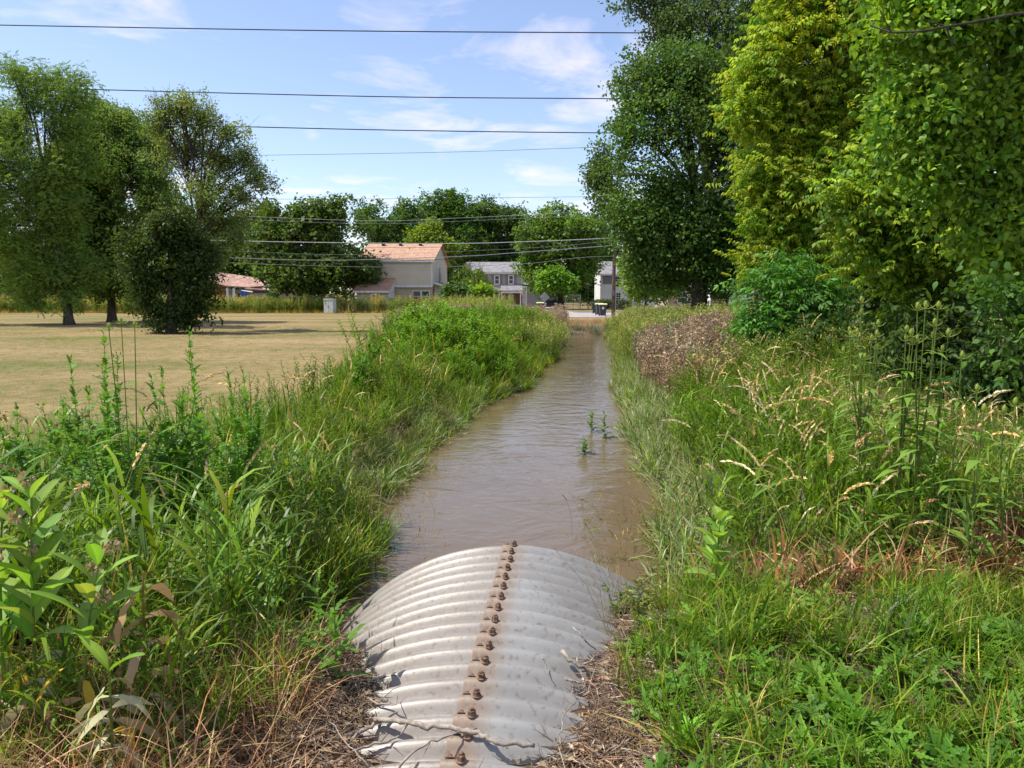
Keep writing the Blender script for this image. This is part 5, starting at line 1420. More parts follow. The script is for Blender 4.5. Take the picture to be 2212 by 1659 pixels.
# ---- leafy weeds
MND = lambda x, y: (x > np.interp(y, [15, 20, 27, 40], [-2.3, -2.9, -3.7, -3.6])) & (x < xl(y) - .25)
mass('leafy_weeds', 'bright green leafy weeds heaped on the left bank before the street', 'weeds', 7, [
    (TF_LEAFY, fp(-5, 3, 15.5, 30, 17, lambda x, y: MND(x, y)), 1.5, .22, dict(hm=(3.0, 5, .4, .95, 1.8))), (TF_GRASS, fp(-5, 2, 15, 30, 16, lambda x, y: (x > xfield(y)) & (x < xl(y) - .3)), 1.6, .2, dict(hm=(2.2, 21, .4, .9, 1.2))), (TF_WEED, fp(-5, 2, 15, 34, 2.2, lambda x, y: (x > xfield(y)) & (x < xl(y) - .8)), 1.5, .2, dict(hm=(2.4, 23, .5, .9, 1.2))), (TF_HEAD, fp(-5, 2, 14, 30, .8, lambda x, y: (x > xfield(y)) & (x < xl(y) - .5)), .95, .2, dict(tint=np.array([.7, .62, .9]))), (TF_LUSH, fp(-4, 3, 15, 30, 14, lambda x, y: (x > xl(y) - 1.3) & (x < xl(y) + .1)), 1.3, .3),
    (TF_LEAFY, fp(-5, 3, 30, 46, 9, lambda x, y: MND(x, y)), 1.35, .2, dict(hm=(3.4, 6, .35, 1.0, 1.8))),
    (TF_PALE, fp(-2, 3.2, 28, 46, 9, lambda x, y: (x > xl(y) - 1.8) & (x < xl(y) - .1)), 1.1, .15), (TF_WEED, fp(-4.8, .4, 9, 16, 5, lambda x, y: (x > xfield(y)) & (x < xl(y) - .5)), 1.1, .15)], 'leaf')
mass('leafy_weeds', 'mixed green leafy weeds on the upper right bank below the trees', 'weeds', 8, [
    (TF_WEED, fp(2.4, 9, 6.5, 20, 9, lambda x, y: (x > xr(y) + .8) & (x < 5.4 + .2 * y)), 1.05, .16),
    (TF_PALE, fp(3, 9, 7, 20, 4, lambda x, y: (x > xr(y) + 1.2)), .95, .16)], 'leaf')
mass('dried_flower_weeds', 'tan dried flower weeds heaped on the right bank below the sapling', 'dried weeds', 9, [
    (TF_TAN, fp(3.2, 9.5, 14, 25, 17, lambda x, y: (x > xr(y) + .6) & (x < .262 * y + .5 * vnoise(x, y, 1.5, 3))), 1.1, .12),
    (TF_WEED, fp(3.2, 9.5, 14, 25, 3, lambda x, y: (x > xr(y) + .9)), .9, .15)], 'dry')
mass('pale_weeds', 'pale green feathery weeds on the right bank before the street', 'weeds', 10, [
    (TF_PALE, fp(3.5, 13, 24, 47, 8, lambda x, y: (x > xr(y) + .1) & (x < 6.5 + .16 * y)), 1.25, .15), (TF_BLUE, fp(2, 7, 22, 47, 16, lambda x, y: (x > xr(y) - .1) & (x < xr(y) + 1.2)), 1.3, .25),
    (TF_TAN, fp(5, 14, 26, 50, 2, lambda x, y: (x > xr(y) + 1.2)), 1.1, .12)], 'leaf')
mass('dry_bank_grass', 'dry tan grass on the low bank closing the far end of the creek', 'dry grass', 11, [
    (TF_DRY, fp(-6, 12, 47.3, 56, 12), 1.1, .3), (TF_BLUE, fp(-6, 9, 47.2, 49, 16), 1.1, .3), (TF_PALE, fp(-8, 1.2, 46, 62, 5), 1.1, .15), (TF_PALE, fp(9.3, 24, 44, 62, 3.2), 1.1, .15),
    (TF_TAN, fp(-5, 3.5, 40, 60, 2.5, lambda x, y: (x < xl(y) - .3) | (y > 48)), 1.2, .12)], 'dry')
# ---- hedge of tall weeds behind the field
hx = lambda x, y: (y > 80.8 + 1.2 * vnoise(x, 0 * x, 5, 3)) & ((x < -1)) & ((y < 83.6) | (x < -19)) & ~((np.abs(x + 19.3) < 1.2) & (y < 82))
mass('tall_weeds', 'long belt of tall flowering weeds along the far edge of the mown field', 'weeds', 12, [
    (TF_PALE, fp(-62, 0, 80.5, 86, 4.6, hx), 1.75, .1), (TF_WEED, fp(-62, 0, 80.5, 86, 4, hx), 1.75, .1), (TF_TAN, fp(-62, 2, 81, 86, .9, hx), 1.85, .1), (TF_DRY, fp(-62, 0, 79.5, 81.5, 6, lambda x, y: (x < -1)), 1.3, .3),
    (TF_PALE, fp(-30, 0, 62, 82, .9, lambda x, y: (x > -1.5 - .42 * (82 - y) * 0 - np.interp(y, [62, 82], [3.5, 9]))), 1.8, .1)], 'leaf')
# ---- low prickly leaf patch, bottom right
def lettuce(k, L_, cols):
    t = T()
    for i in range(k):
        a = i * 2.4 + rnd.uniform(-.3, .3); u = rnd.uniform(.5, 1.15)
        d = Vector((math.cos(a) * math.sin(u), math.sin(a) * math.sin(u), math.cos(u))); n = Vector((-math.cos(a) * math.cos(u), -math.sin(a) * math.cos(u), math.sin(u)))
        t.lobed(Vector((0, 0, rnd.uniform(0, L_ * .7))), d, n, L_ * rnd.uniform(.7, 1.15), L_ * .20, pick(cols, .12), .45, 4, (.16, .24, .12))
    return t.np()


LET = [(0.085, 0.19, 0.035), (0.105, 0.22, 0.04), (0.14, 0.26, 0.045)]
TF_LET = [lettuce(12, .10, LET) for _ in range(8)]
PATCH = lambda x, y: (x > .40 + .25 * (vnoise(x, y, .4, 2)) + .12 * (y - 3)) & (x < 2.25 + .5 * vnoise(x, y, .9, 7)) & (y < 3.3 + .9 * vnoise(x, y, .5, 9))
mass('prickly_leaf_patch', 'low patch of dark green lobed leaves in the bottom right foreground', 'ground cover', 13, [
    (TF_LET, fp(.4, 3.4, 2.0, 4.2, 130, PATCH), .85, .5), (TF_GRASS, fp(.5, 3.6, 2.2, 4.3, 34), .5, .4), (TF_LUSH, fp(.62, 3.6, 2.0, 4.3, 60, lambda x, y: x > .30 + .04 * y * vnoise(x, y, .4, 3)), .45, .4), (TF_GRASS, fp(.5, 1.4, 3.3, 4.9, 50, lambda x, y: x > .62 + .3 * vnoise(x, y, .5, 3)), .55, .35), (TF_LUSH, fp(.75, 1.5, 4.2, 5.2, 60), .7, .35), (TF_LUSH, fp(2.2, 5, 2.0, 4.2, 26), .6, .6)], 'leaf')
mass('foreground_weeds', 'low lobed leaves and clover between the tall stems, left foreground', 'ground cover', 14, [
    (TF_LET, fp(-2.8, -.9, 3.5, 5.2, 16), 1.15, .3), (TF_LET, fp(-3.5, -1.0, 4.6, 6.6, 7), 1.1, .3)], 'leaf')
# ---- the mown field close by
mass('mown_grass', 'short dry mown grass of the field', 'grass', 15, [
    (TF_LAWN, fp(-19, -2.6, 8, 24, 34, lambda x, y: (x < xfield(y) + .2) & (x > -.75 * y - 1)), 1.0, .3), (TF_LAWN, fp(-36, -3, 24, 50, 9, lambda x, y: (x < xfield(y)) & (x > -.72 * y)), 1.5, .3)], 'dry')
# ---- drowned grass standing in the shallows
sub = fp(0, 0, 0, 0, 0)
def shallow(n, f, seed):
    r_ = np.random.default_rng(seed); out = []
    for i in range(n):
        x, y = f(r_); out.append((x, y, -.28))
    return np.array(out)
sr = shallow(60, lambda r_: (lambda y: (float(xr(y)) - abs(r_.normal(0, .28)) - .05, y))(r_.uniform(5.2, 8.6)), 3)
sl_ = shallow(46, lambda r_: (lambda y: (float(xl(y)) + abs(r_.normal(0, .28)) + .05, y))(r_.uniform(5.3, 11)), 4)
mass('drowned_grass', 'thin half drowned grass stems standing in the shallows', 'grass', 16, [
    (TF_FINE, sr, .95, .35), (TF_FINE, sl_, .75, .5), (TF_BLUE, sr[::5], .8, .3), (TF_BLUE, sl_[::4], .75, .45)], 'grass')
# ------------------------------------------------------------------ single plants
def put_plant(name, t_wood, t_leaf, label, cat, loc, group=None, mat='leaf', rz=0.0, extra=None):
    r = empty(name, loc, rz); tag(r, label, cat, group)
    if t_wood and t_wood.v: t_wood.obj('stem', M['leaf'], r)
    if t_leaf and t_leaf.v: t_leaf.obj('foliage', M[mat], r)
    for nm, tt, mm in (extra or []):
        if tt.v: tt.obj(nm, M[mm], r)
    return r


def gpt(u, y):
    x = P(u, 800, y).x
    return x, y, gz1(x, y)


# big milkweed at the left edge: grey green oblong leaves, lower ones wilted
MILK = (0.16, 0.26, 0.065); MILK2 = (0.22, 0.32, 0.095); WILT = (0.44, 0.45, 0.27); BROWN = (0.42, 0.29, 0.15); YEL = (0.50, 0.36, 0.04)


def milkweed(h, n0, L_, wilt_to, lean=(0, 0), seed=1, brown=False, flowers=True, W_=.145):
    r_ = random.Random(seed); s = T(); lf = T(); wl = T(); fls = []
    ax = lambda k: Vector((lean[0] * k * k, lean[1] * k * k, h * k))
    s.stem([ax(i / 5) for i in range(6)], .006, .0035, (0.20, 0.24, 0.10) if not brown else (.3, .2, .11), 5)
    a0 = r_.uniform(0, 3.14)
    for i in range(n0):
        k = .12 + .86 * i / n0; a = a0 + i * 1.57 + r_.uniform(-.25, .25)
        for sg in (0, math.pi):
            aa = a + sg; p = ax(k)
            w_ = k < wilt_to or brown
            if w_:
                u = r_.uniform(2.2, 3.0); c = r_.choice([WILT, WILT, (.30, .26, .14), BROWN, YEL if r_.random() < .35 else WILT]) if not brown else r_.choice([BROWN, (.50, .38, .22), (.34, .22, .11)])
                d = Vector((math.cos(aa) * math.sin(u), math.sin(aa) * math.sin(u), math.cos(u)))
                nn = Vector((r_.uniform(-1, 1), r_.uniform(-1, 1), .4))
                pts = []; q = p.copy(); sd = d.cross(nn).normalized(); Lw = L_ * r_.uniform(.65, 1.0)
                out = Vector((math.cos(aa), math.sin(aa), .3))
                for j in range(8):
                    pts.append(q.copy()); t_ = j / 7
                    q = q + (out * (1 - t_) ** 2 * .8 + d * (.35 + t_)).normalized() * (Lw / 7) + nn * (.006 * (-1) ** j)
                n3 = sd.cross(d).normalized(); tw = r_.uniform(-2.2, 2.2)
                wl.strip(pts, [L_ * W_ * f * .5 for f in (.15, .6, .8, .95, .9, .8, .5, .0)], (lambda i, sd=sd, n3=n3, tw=tw: sd * math.cos(tw * i / 7) + n3 * math.sin(tw * i / 7)), c, (c[0] * .9, c[1] * .85, c[2] * .75))
            else:
                u = r_.uniform(.65, 1.15) - k * .35
                d = Vector((math.cos(aa) * math.sin(u), math.sin(aa) * math.sin(u), math.cos(u)))
                nn = Vector((-math.cos(aa) * math.cos(u), -math.sin(aa) * math.cos(u), math.sin(u)))
                c = MILK if r_.random() < .5 else MILK2; c = tuple(v * r_.uniform(.85, 1.15) for v in c)
                Ls = L_ * (1 - .45 * max(0, k - .6) / .4) * r_.uniform(.85, 1.1)
                sd = d.cross(nn).normalized(); n2 = sd.cross(d)
                for sg2 in (-1, 1):           # two halves folded along the rib
                    pts = []
                    b = len(lf.v); M_ = 7
                    prof = [.1, .55, .88, 1, .92, .62, 0]
                    for j in range(M_):
                        t_ = j / (M_ - 1); cc = p + d * (Ls * t_) - n2 * (Ls * .35 * t_ * t_)
                        ww = Ls * W_ * prof[j]
                        lf.v += [tuple(cc), tuple(cc + sd * sg2 * ww + n2 * ww * .35)]; lf.c += [tuple(x * 1.25 for x in c), c]
                    for j in range(M_ - 1):
                        lf.t += [(b + 2 * j, b + 2 * j + 1, b + 2 * j + 3), (b + 2 * j, b + 2 * j + 3, b + 2 * j + 2)]
    if flowers:
        for q in range(3):
            fl = T(); fls.append(fl)
            c0 = ax(.72 + .12 * q) + Vector((r_.uniform(-.05, .05), r_.uniform(-.05, .05), .02))
            for j in range(34):
                dd = Vector((r_.gauss(0, 1), r_.gauss(0, 1), r_.gauss(0, 1))).normalized()
                fl.leaf(c0 + dd * .012, dd, Vector((dd.y, -dd.x, .5)), .022, .006, pick([(.46, .36, .22), (.38, .26, .17), (.5, .42, .26)], .15), 0, 1)
    return s, lf, wl, fls


for i, (u, y, h_, n0, L_, wt, ln, lab, kw) in enumerate([
        (25, 2.7, 1.02, 13, .26, .34, (.03, .02), 'large milkweed with upright grey green leaves at the left edge of the picture', {}),
        (125, 2.6, .80, 10, .25, .5, (.10, .03), 'milkweed with pale wilted drooping leaves, second from the left edge', {}),
        (190, 2.42, .46, 9, .24, .8, (.02, -.02), 'short wilted milkweed with a bright yellow lower leaf, in the bottom left', dict(flowers=False)),
        (272, 2.72, .66, 10, .25, 1.0, (.02, 0), 'dead brown milkweed with curled hanging leaves', dict(brown=True, flowers=False)),
        (-50, 2.75, .95, 11, .25, .3, (.05, .02), 'milkweed cut by the left edge of the picture', {})]):
    x, yy, z = gpt(u, y)
    s, lf, wl, fl = milkweed(h_, n0, L_, wt, ln, seed=20 + i, **kw)
    put_plant('milkweed', s, lf, lab, 'milkweed', (x, yy, z), 'milkweeds of the left foreground', extra=[('wilted_leaves', wl, 'dry')] + [('flower_buds', f_, 'dry') for f_ in fl])
x, yy, z = gpt(1560, 4.25)
s, lf, wl, fl = milkweed(.56, 10, .17, 0.0, (.02, 0), seed=31, flowers=False, W_=.30)
put_plant('milkweed', s, lf, 'young milkweed with broad blue green leaves among the rusty reeds on the right', 'milkweed', (x, yy, z))


# prickly lettuce, upright with toothed leaves
def tall_lettuce(h, n, L_, seed, lean=(0, 0), c=LET, top=True, teeth=4, W_=.2):
    r_ = random.Random(seed); s = T(); lf = T()
    ax = lambda k: Vector((lean[0] * k * k, lean[1] * k * k, h * k))
    s.stem([ax(i / 5) for i in range(6)], .0055, .002, (.22, .26, .14), 5)
    for i in range(n):
        k = .08 + .9 * i / n; a = i * 2.4 + r_.uniform(-.3, .3); u = r_.uniform(.7, 1.25) - .35 * k
        d = Vector((math.cos(a) * math.sin(u), math.sin(a) * math.sin(u), math.cos(u))); nn = Vector((-math.cos(a) * math.cos(u), -math.sin(a) * math.cos(u), math.sin(u)))
        sz = L_ * (1.1 - (.85 if c is LET else .6) * k ** 1.5) * r_.uniform(.8, 1.15)
        lf.lobed(ax(k), d, nn, sz, sz * W_, pick(c, .15), .4, teeth, (.24, .33, .19))
    return s, lf


LG = 'tall prickly lettuces of the left bank'
for i, (u, y, h_, n, L_, lab) in enumerate([
        (708, 3.35, .50, 16, .17, 'prickly lettuce with lobed dark leaves hanging over the left side of the culvert'),
        (672, 3.6, .55, 14, .15, 'prickly lettuce just behind and left of the one hanging over the culvert'),
        (450, 3.75, .95, 24, .19, 'tallest prickly lettuce, rising in the middle of the left bank'),
        (500, 3.9, .66, 18, .18, 'bushy prickly lettuce right of the tallest one'),
        (395, 3.9, .60, 16, .18, 'prickly lettuce low to the left of the tallest one'),
        (560, 4.3, .62, 16, .17, 'prickly lettuce between the tallest one and the water')]):
    x, yy, z = gpt(u, y); s, lf = tall_lettuce(h_, n, L_, 40 + i)
    put_plant('prickly_lettuce', s, lf, lab, 'lettuce plant', (x, yy, z), LG)
TH = [(0.10, 0.22, 0.03), (0.14, 0.28, 0.04), (0.075, 0.175, 0.03)]


def bushy_thistle(h, seed, L_=.13):
    r_ = random.Random(seed); s = T(); lf = T()
    stems = [(Vector((0, 0, -.03)), Vector((r_.uniform(-.12, .12), r_.uniform(-.1, .1), h)), 1.0)]
    for j in range(r_.randint(4, 7)):
        k = r_.uniform(.12, .62); a = r_.uniform(0, 6.283); o = r_.uniform(.12, .30)
        b0 = stems[0][1] * k; e = b0 + Vector((math.cos(a) * o, math.sin(a) * o, h * r_.uniform(.22, .45))); e.z = min(e.z, h * r_.uniform(.72, .95))
        stems.append((b0, e, .75))
    for b0, e, w_ in stems:
        L1 = (e - b0).length; bend = Vector((r_.uniform(-.05, .05), r_.uniform(-.05, .05), 0)); out = Vector((e.x - b0.x, e.y - b0.y, 0)) * .35
        ax = lambda k: b0.lerp(e, k) + (bend + out) * math.sin(math.pi * k) * L1 * .8
        s.stem([ax(i / 5) for i in range(6)], .006 * w_, .0022, (.17, .24, .09), 4)
        n = int(L1 * 46) + 5
        for i in range(n):
            if r_.random() < .12: continue
            k = .04 + .95 * i / n; a = i * 2.4 + r_.uniform(-.7, .7); u = r_.uniform(.6, 1.6) - .45 * k
            d = Vector((math.cos(a) * math.sin(u), math.sin(a) * math.sin(u), math.cos(u))); nn = Vector((-math.cos(a) * math.cos(u), -math.sin(a) * math.cos(u), math.sin(u) + .1))
            sz = L_ * (1.15 - .72 * k ** 2) * r_.uniform(.55, 1.25) * (.8 if w_ < 1 else 1)
            lf.lobed(ax(k), d, nn, sz, sz * r_.uniform(.24, .36), pick(TH, .2), r_.uniform(.1, .8), 4)
        for i in range(5):
            p = ax(1) + Vector((r_.gauss(0, .012), r_.gauss(0, .012), r_.uniform(-.03, .015))); lf.leaf(p, Vector((r_.gauss(0, .6), r_.gauss(0, .6), 1)), Vector((1, 0, .2)), .035, .01, pick(TH), .1, 1)
    return s, lf

TG = 'leafy thistles standing against the mown field'
for i, (u, v, y, lab) in enumerate([
        (205, 722, 5.4, 'tallest leafy thistle against the field, left of the forked field tree'),
        (160, 775, 5.7, 'leafy thistle immediately left of the tallest one'), (285, 770, 5.3, 'bushy thistle right of the tallest one'),
        (242, 800, 5.0, 'short thistle in front of the tallest one'), (385, 715, 5.5, 'tall leafy thistle below the dark low tree'),
        (415, 765, 5.4, 'thistle touching the right side of the one below the dark tree'), (345, 800, 5.2, 'shorter thistle left of the one below the dark tree'),
        (475, 800, 6.0, 'thistle where the thistle row meets the grass at right'), (512, 795, 6.4, 'last small thistle at the right end of the row'),
        (18, 850, 5.2, 'thistle cut by the left edge of the picture'), (45, 880, 5.6, 'low thistle beside the one at the left edge')]):
    x, yy, z = gpt(u, y); top = P(u, v, y).z; h_ = top - z
    s, lf = bushy_thistle(h_, 70 + i)
    put_plant('thistle', s, lf, lab, 'thistle', (x, yy, z), TG)
for i, (u, v, dd_, h_, lab) in enumerate([(1278, 932, 14.3, .38, 'left one of the two thistles standing in the creek'), (1305, 945, 13.8, .46, 'bushier right one of the two thistles standing in the creek'), (1262, 980, 12.3, .24, 'small seedling standing in the creek nearer than the two thistles')]):
    p0 = G(u, v, 0.0); s, lf = tall_lettuce(h_ + .1, 20, .17, 90 + i, c=[(.09, .16, .08), (.12, .2, .09)], W_=.3)
    put_plant('thistle', s, lf, lab, 'thistle', (p0.x, p0.y, -.1), 'thistles standing in the creek')
for i, (u, v, d_, lab) in enumerate([(795, 712, 14.5, 'dark leafy thistle at the edge of the field, near the bright bank weeds'), (775, 745, 13.5, 'shorter dark thistle left of the one by the bank weeds')]):
    x, yy, z = gpt(u, d_); h_ = P(u, v, d_).z - z
    s, lf = bushy_thistle(h_, 95 + i, .18)
    put_plant('thistle', s, lf, lab, 'thistle', (x, yy, z))


# teasels
def teasel(heads, base, seed, small=1.0):
    """heads: list of world points of the flower heads; one branching stem each"""
    r_ = random.Random(seed); s = T(); lf = T(); hds = []; b0 = Vector((0, 0, 0))
    SC_ = (.17, .22, .09)
    hv = [Vector(h) - Vector(base) for h in heads]; main = max(hv, key=lambda p: p.z)
    for k, h_ in enumerate(hv):
        if h_ is main: st0 = b0; pts = [b0, b0.lerp(h_, .5) + Vector((r_.uniform(-.02, .02), 0, 0)), h_]
        else:
            f = r_.uniform(.3, .55); st0 = b0.lerp(main, f); pts = [st0, st0.lerp(h_, .45) + Vector((0, 0, -.03)) + Vector(((h_.x - st0.x) * .18, 0, 0)), st0.lerp(h_, .8) + Vector(((h_.x - st0.x) * .08, 0, 0)), h_]
        s.stem(pts, .0055 * small, .003 * small, SC_, 5)
        hs = r_.uniform(.85, 1.1) * small; hd = T(); hds.append(hd)
        hd.blob(h_ + Vector((0, 0, .028 * hs)), .0125 * hs, .025 * hs, (.27, .33, .12), 8)
        for j in range(40):
            a = r_.uniform(0, 6.283); z_ = r_.uniform(-1, 1); rr = math.sqrt(1 - z_ * z_)
            p = h_ + Vector((.0125 * hs * rr * math.cos(a), .0125 * hs * rr * math.sin(a), .028 * hs + .025 * hs * z_))
            hd.leaf(p, Vector((math.cos(a), math.sin(a), .6)), Vector((0, 0, 1)), .009, .0013, (.38, .42, .2), 0, 1)
        for j in range(7):
            a = j * .9 + r_.uniform(-.2, .2); d = Vector((math.cos(a), math.sin(a), .12)); L_ = .07 * hs * r_.uniform(.8, 1.2); q = h_.copy(); pp = []
            for m_ in range(5): pp.append(q.copy()); q = q + (d + Vector((0, 0, .28 * m_))).normalized() * L_ / 4
            s.stem(pp, .0022, .0009, (.36, .42, .18), 3)
        # paired leaves on each stem
        L1 = (h_ - st0).length
        for f in ([.2, .45, .72] if h_ is not main else [.12, .22, .32, .42, .52, .64, .8]):
            p = st0.lerp(h_, f); a = r_.uniform(0, 6.283)
            for sg in (0, math.pi):
                aa = a + sg; d = Vector((math.cos(aa), math.sin(aa), .55)); L_ = r_.uniform(.14, .24) * (1.35 - f) * small
                lf.leaf(p, d, Vector((-math.cos(aa) * .5, -math.sin(aa) * .5, 1)), L_, L_ * .13, pick([(.19, .29, .09), (.15, .25, .07)], .12), .75, 5)
    return s, lf, hds


TS = 'flowering teasels of the right bank'


def teas(label, d, heads, bu, seed, group=TS, small=1.0, leafy=True):
    r_ = random.Random(seed); x, y, z = gpt(bu, d)
    hw = [tuple(P(u, v, d + r_.uniform(-.12, .12))) for u, v in heads]
    s, lf, hd = teasel(hw, (x, y, z), seed, small)
    return put_plant('teasel', s, lf, label, 'teasel', (x, y, z), group, 'leaf', extra=[('seed_head', h_, 'leaf') for h_ in hd])


k8 = lambda X, Y: ((3200 + X / 1.952) / 1.8228, (1150 + Y / 1.952) / 1.8228)
teas('tall teasel with a single high head, leftmost of the flowering teasels', 5.9, [k8(372, 85), k8(372, 175), k8(280, 310), k8(287, 345), k8(500, 265), k8(492, 345), k8(235, 470)], 1880, 1)
teas('bushy teasel right behind the leftmost tall one', 6.1, [k8(340, 330), k8(450, 370), k8(500, 440), k8(585, 540), k8(400, 520)], 1895, 2)
teas('tallest teasel with three open heads side by side, before the dark thicket', 5.2, [k8(866, 130), k8(805, 140), k8(966, 135), k8(935, 262), k8(924, 365)], 1995, 3, small=1.1)
teas('teasel with several small heads, left of the tallest one', 5.3, [k8(720, 305), k8(753, 345), k8(715, 375), k8(770, 405), k8(802, 385), k8(735, 545)], 1960, 4)
teas('teasel with one wide spined head, right of the tallest one', 5.2, [k8(1040, 345), k8(997, 460)], 2020, 5, small=1.1)
teas('slim teasel standing alone right of the wide headed one', 5.0, [k8(1147, 515)], 2060, 6)
teas('leaning teasel at the right edge of the clump', 4.6, [k8(1262, 770), k8(1315, 935)], 2135, 7, small=1.15)
teas('teasel stalk bending in from the right edge of the picture', 4.5, [k8(1470, 940), k8(1555, 880)], 2190, 8)
x_, y_, z_ = gpt(270, 4.9)
teas('small pale teasel heads standing before the forked field tree', 4.9, [(262, 700), (291, 708), (235, 712)], 268, 9, group=None, small=.9)
# two young teasels in the lower right grass
for i, (u, y, v, lab) in enumerate([(1700, 3.9, 1135, 'young teasel with one green head above the low leaf patch'), (1775, 3.75, 1180, 'young teasel with broad leaves, right of the other young one')]):
    teas(lab, y, [(u + 8, v + 100)], u, 20 + i, group='young teasels of the right foreground', small=.9)

# feathery mugwort beside the culvert
for i, (u, y, h_, lab) in enumerate([(1345, 4.3, .26, 'small feathery green mugwort touching the right side of the culvert'), (1395, 4.0, .3, 'pale feathery mugwort right of the one at the culvert')]):
    x, y, z = gpt(u, y); s, lf = T(), T(); r_ = random.Random(i)
    for q in range(12):
        a = r_.uniform(0, 6.283); d = Vector((math.cos(a) * .4, math.sin(a) * .4, 1)).normalized(); L_ = h_ * r_.uniform(.6, 1.0); s.stem([Vector((0, 0, -.02)), d * L_], .002, .001, (.2, .22, .12))
        for j in range(26):
            p = d * L_ * r_.uniform(.2, 1); dd = Vector((r_.gauss(0, 1), r_.gauss(0, 1), r_.uniform(0, 1)))
            lf.leaf(p, dd, Vector((dd.y, -dd.x, 1)), .045, .006, pick([(.16, .24, .12), (.2, .27, .16)] if i == 0 else [(.24, .27, .17), (.3, .3, .2)]), .3, 1)
    put_plant('mugwort', s, lf, lab, 'mugwort', (x, y, z))
# dark bare grass stalks fanned over the right side of the culvert
t = T(); r_ = random.Random(4); x, y, z = gpt(1350, 4.0)
for i in range(26):
    tgt = P(1180 + r_.uniform(0, 190), 1010 + r_.uniform(0, 330), 4.3 + r_.uniform(-.2, .6)) - Vector((x, y, z)); tgt = tgt * r_.uniform(.55, .95)
    b0 = Vector((r_.uniform(-.08, .12), r_.uniform(-.2, .2), -.02))
    t.stem([b0, b0.lerp(tgt, .5) + Vector((.03, 0, .04)), tgt], .0016, .0008, pick([(.14, .12, .06), (.22, .17, .09), (.3, .24, .13)]), 3)
    for k in range(8):
        q = b0.lerp(tgt, .7 + .3 * k / 8); t.leaf(q, (tgt - b0) + Vector((r_.gauss(0, .2), 0, r_.gauss(0, .2))), Vector((0, 0, 1)), .018, .002, (.3, .24, .13), 0, 1)
o = t.obj('dry_stalks', M['dry']); o.location = (x, y, z); tag(o, 'fan of thin dark grass stalks bending over the right side of the culvert', 'grass stalks')

# ------------------------------------------------------------------ sticks
def on_ground(u, v, up=.012, guess=3.0):
    """point on the ground or pipe where the photograph shows (u, v)"""
    a = (u - 1106) / FD; c = (829.5 - v) / FD; d = Vector((a, CP + c * SP, -SP + c * CP)); t = 1.5
    while t < 9:
        p = Vector((0, 0, CAMZ)) + d * t; px_ = p.x - float(pipe_x(p.y)); zp = ZC + math.sqrt(max(0, RAD * RAD - px_ * px_)) if p.y < YE and abs(px_) < RAD else -9
        if p.z < max(zp, gz1(p.x, p.y)) + up: return p
        t += .008
    return p


def stick(label, uv, r0, r1, sub=(), ups=None, cat='branch', mat='twig'):
    pts = [on_ground(u, v, .012 if ups is None else ups[i]) for i, (u, v) in enumerate(uv)]
    o0 = pts[0].copy(); n = len(pts); q = []
    rr = random.Random(int(uv[0][0]))
    for i in range(n - 1):
        for k in range(4): q.append(pts[i].lerp(pts[i + 1], k / 4) - o0 + Vector((rr.gauss(0, .003), rr.gauss(0, .003), rr.gauss(0, .003))))
    q.append(pts[-1] - o0)
    m = MB(); m.tube(q, list(np.linspace(r0, r1, len(q)) * np.array([1 + .12 * rr.uniform(-1, 1) for _ in q])), 8)
    for sb in sub:
        sp = [on_ground(u, v, .02) - o0 for u, v in sb]; m.tube(sp, list(np.linspace(r1, r1 * .35, len(sp))), 5)
    o = m.build('branch', M[mat], smooth=True); o.location = o0; tag(o, label, cat); return o


z6 = lambda X, Y: ((1300 + X / 1.58) / 1.8228, (2050 + Y / 1.58) / 1.8228)
stick('long crooked bare branch lying right across the near end of the culvert', [z6(280, 1240), z6(330, 1236), z6(420, 1245), z6(520, 1262), z6(600, 1280), z6(700, 1275), z6(800, 1300), z6(900, 1318), z6(970, 1345), z6(1030, 1378), z6(1130, 1388), z6(1270, 1400)], .011, .0085,
      [[z6(330, 1236), z6(420, 1190)], [z6(480, 1255), z6(440, 1330)]], ups=[.03] * 9 + [.03, .03, .03])
stick('thin forked stick leaning over the near culvert ridges', [z6(430, 1530), z6(520, 1440), z6(620, 1370), z6(780, 1325), z6(912, 1292)], .0045, .003, [[z6(625, 1370), z6(600, 1420), z6(575, 1470)]], ups=[.02, .03, .04, .03, .02])
stick('thick pale driftwood branch on the right side of the culvert', [z6(1448, 808), z6(1490, 860), z6(1540, 900), z6(1610, 930), z6(1690, 945), z6(1755, 965)], .011, .007, [[z6(1560, 900), z6(1620, 880), z6(1640, 850), z6(1690, 835)], [z6(1610, 930), z6(1680, 985)]], ups=[.06, .05, .04, .03, .03, .02])
stick('bleached bent reed on the right side of the culvert', [z6(1505, 665), z6(1560, 700), z6(1600, 760), z6(1650, 800)], .004, .003, ups=[.1, .12, .08, .02])
stick('dark forked twig on the upper left of the buried ridges', [z6(240, 1100), z6(300, 1140), z6(410, 1145)], .005, .003, [[z6(300, 1130), z6(390, 1050), z6(440, 1030)], [z6(410, 1145), z6(420, 1080)]])
stick('branch running into the litter at the left of the culvert', [z6(60, 1350), z6(170, 1320), z6(260, 1280), z6(300, 1240)], .009, .007, [[z6(170, 1320), z6(120, 1380)]])
stick('slender stick below the long crooked branch, left', [z6(90, 1460), z6(230, 1400), z6(330, 1380), z6(430, 1340)], .006, .004)
stick('short dark stick standing on the right ridges of the culvert', [z6(1318, 848), z6(1340, 880), z6(1355, 955)], .003, .002, ups=[.05, .03, .01])
stick('straight dark stick right of the short standing one', [z6(1535, 850), z6(1555, 920), z6(1580, 985)], .004, .002, ups=[.05, .03, .01])
stick('dry seed stalk lying beside the right end of the ridges', [z6(1420, 1420), z6(1440, 1300), z6(1450, 1210), z6(1530, 1130)], .003, .002, ups=[.01, .06, .08, .03])
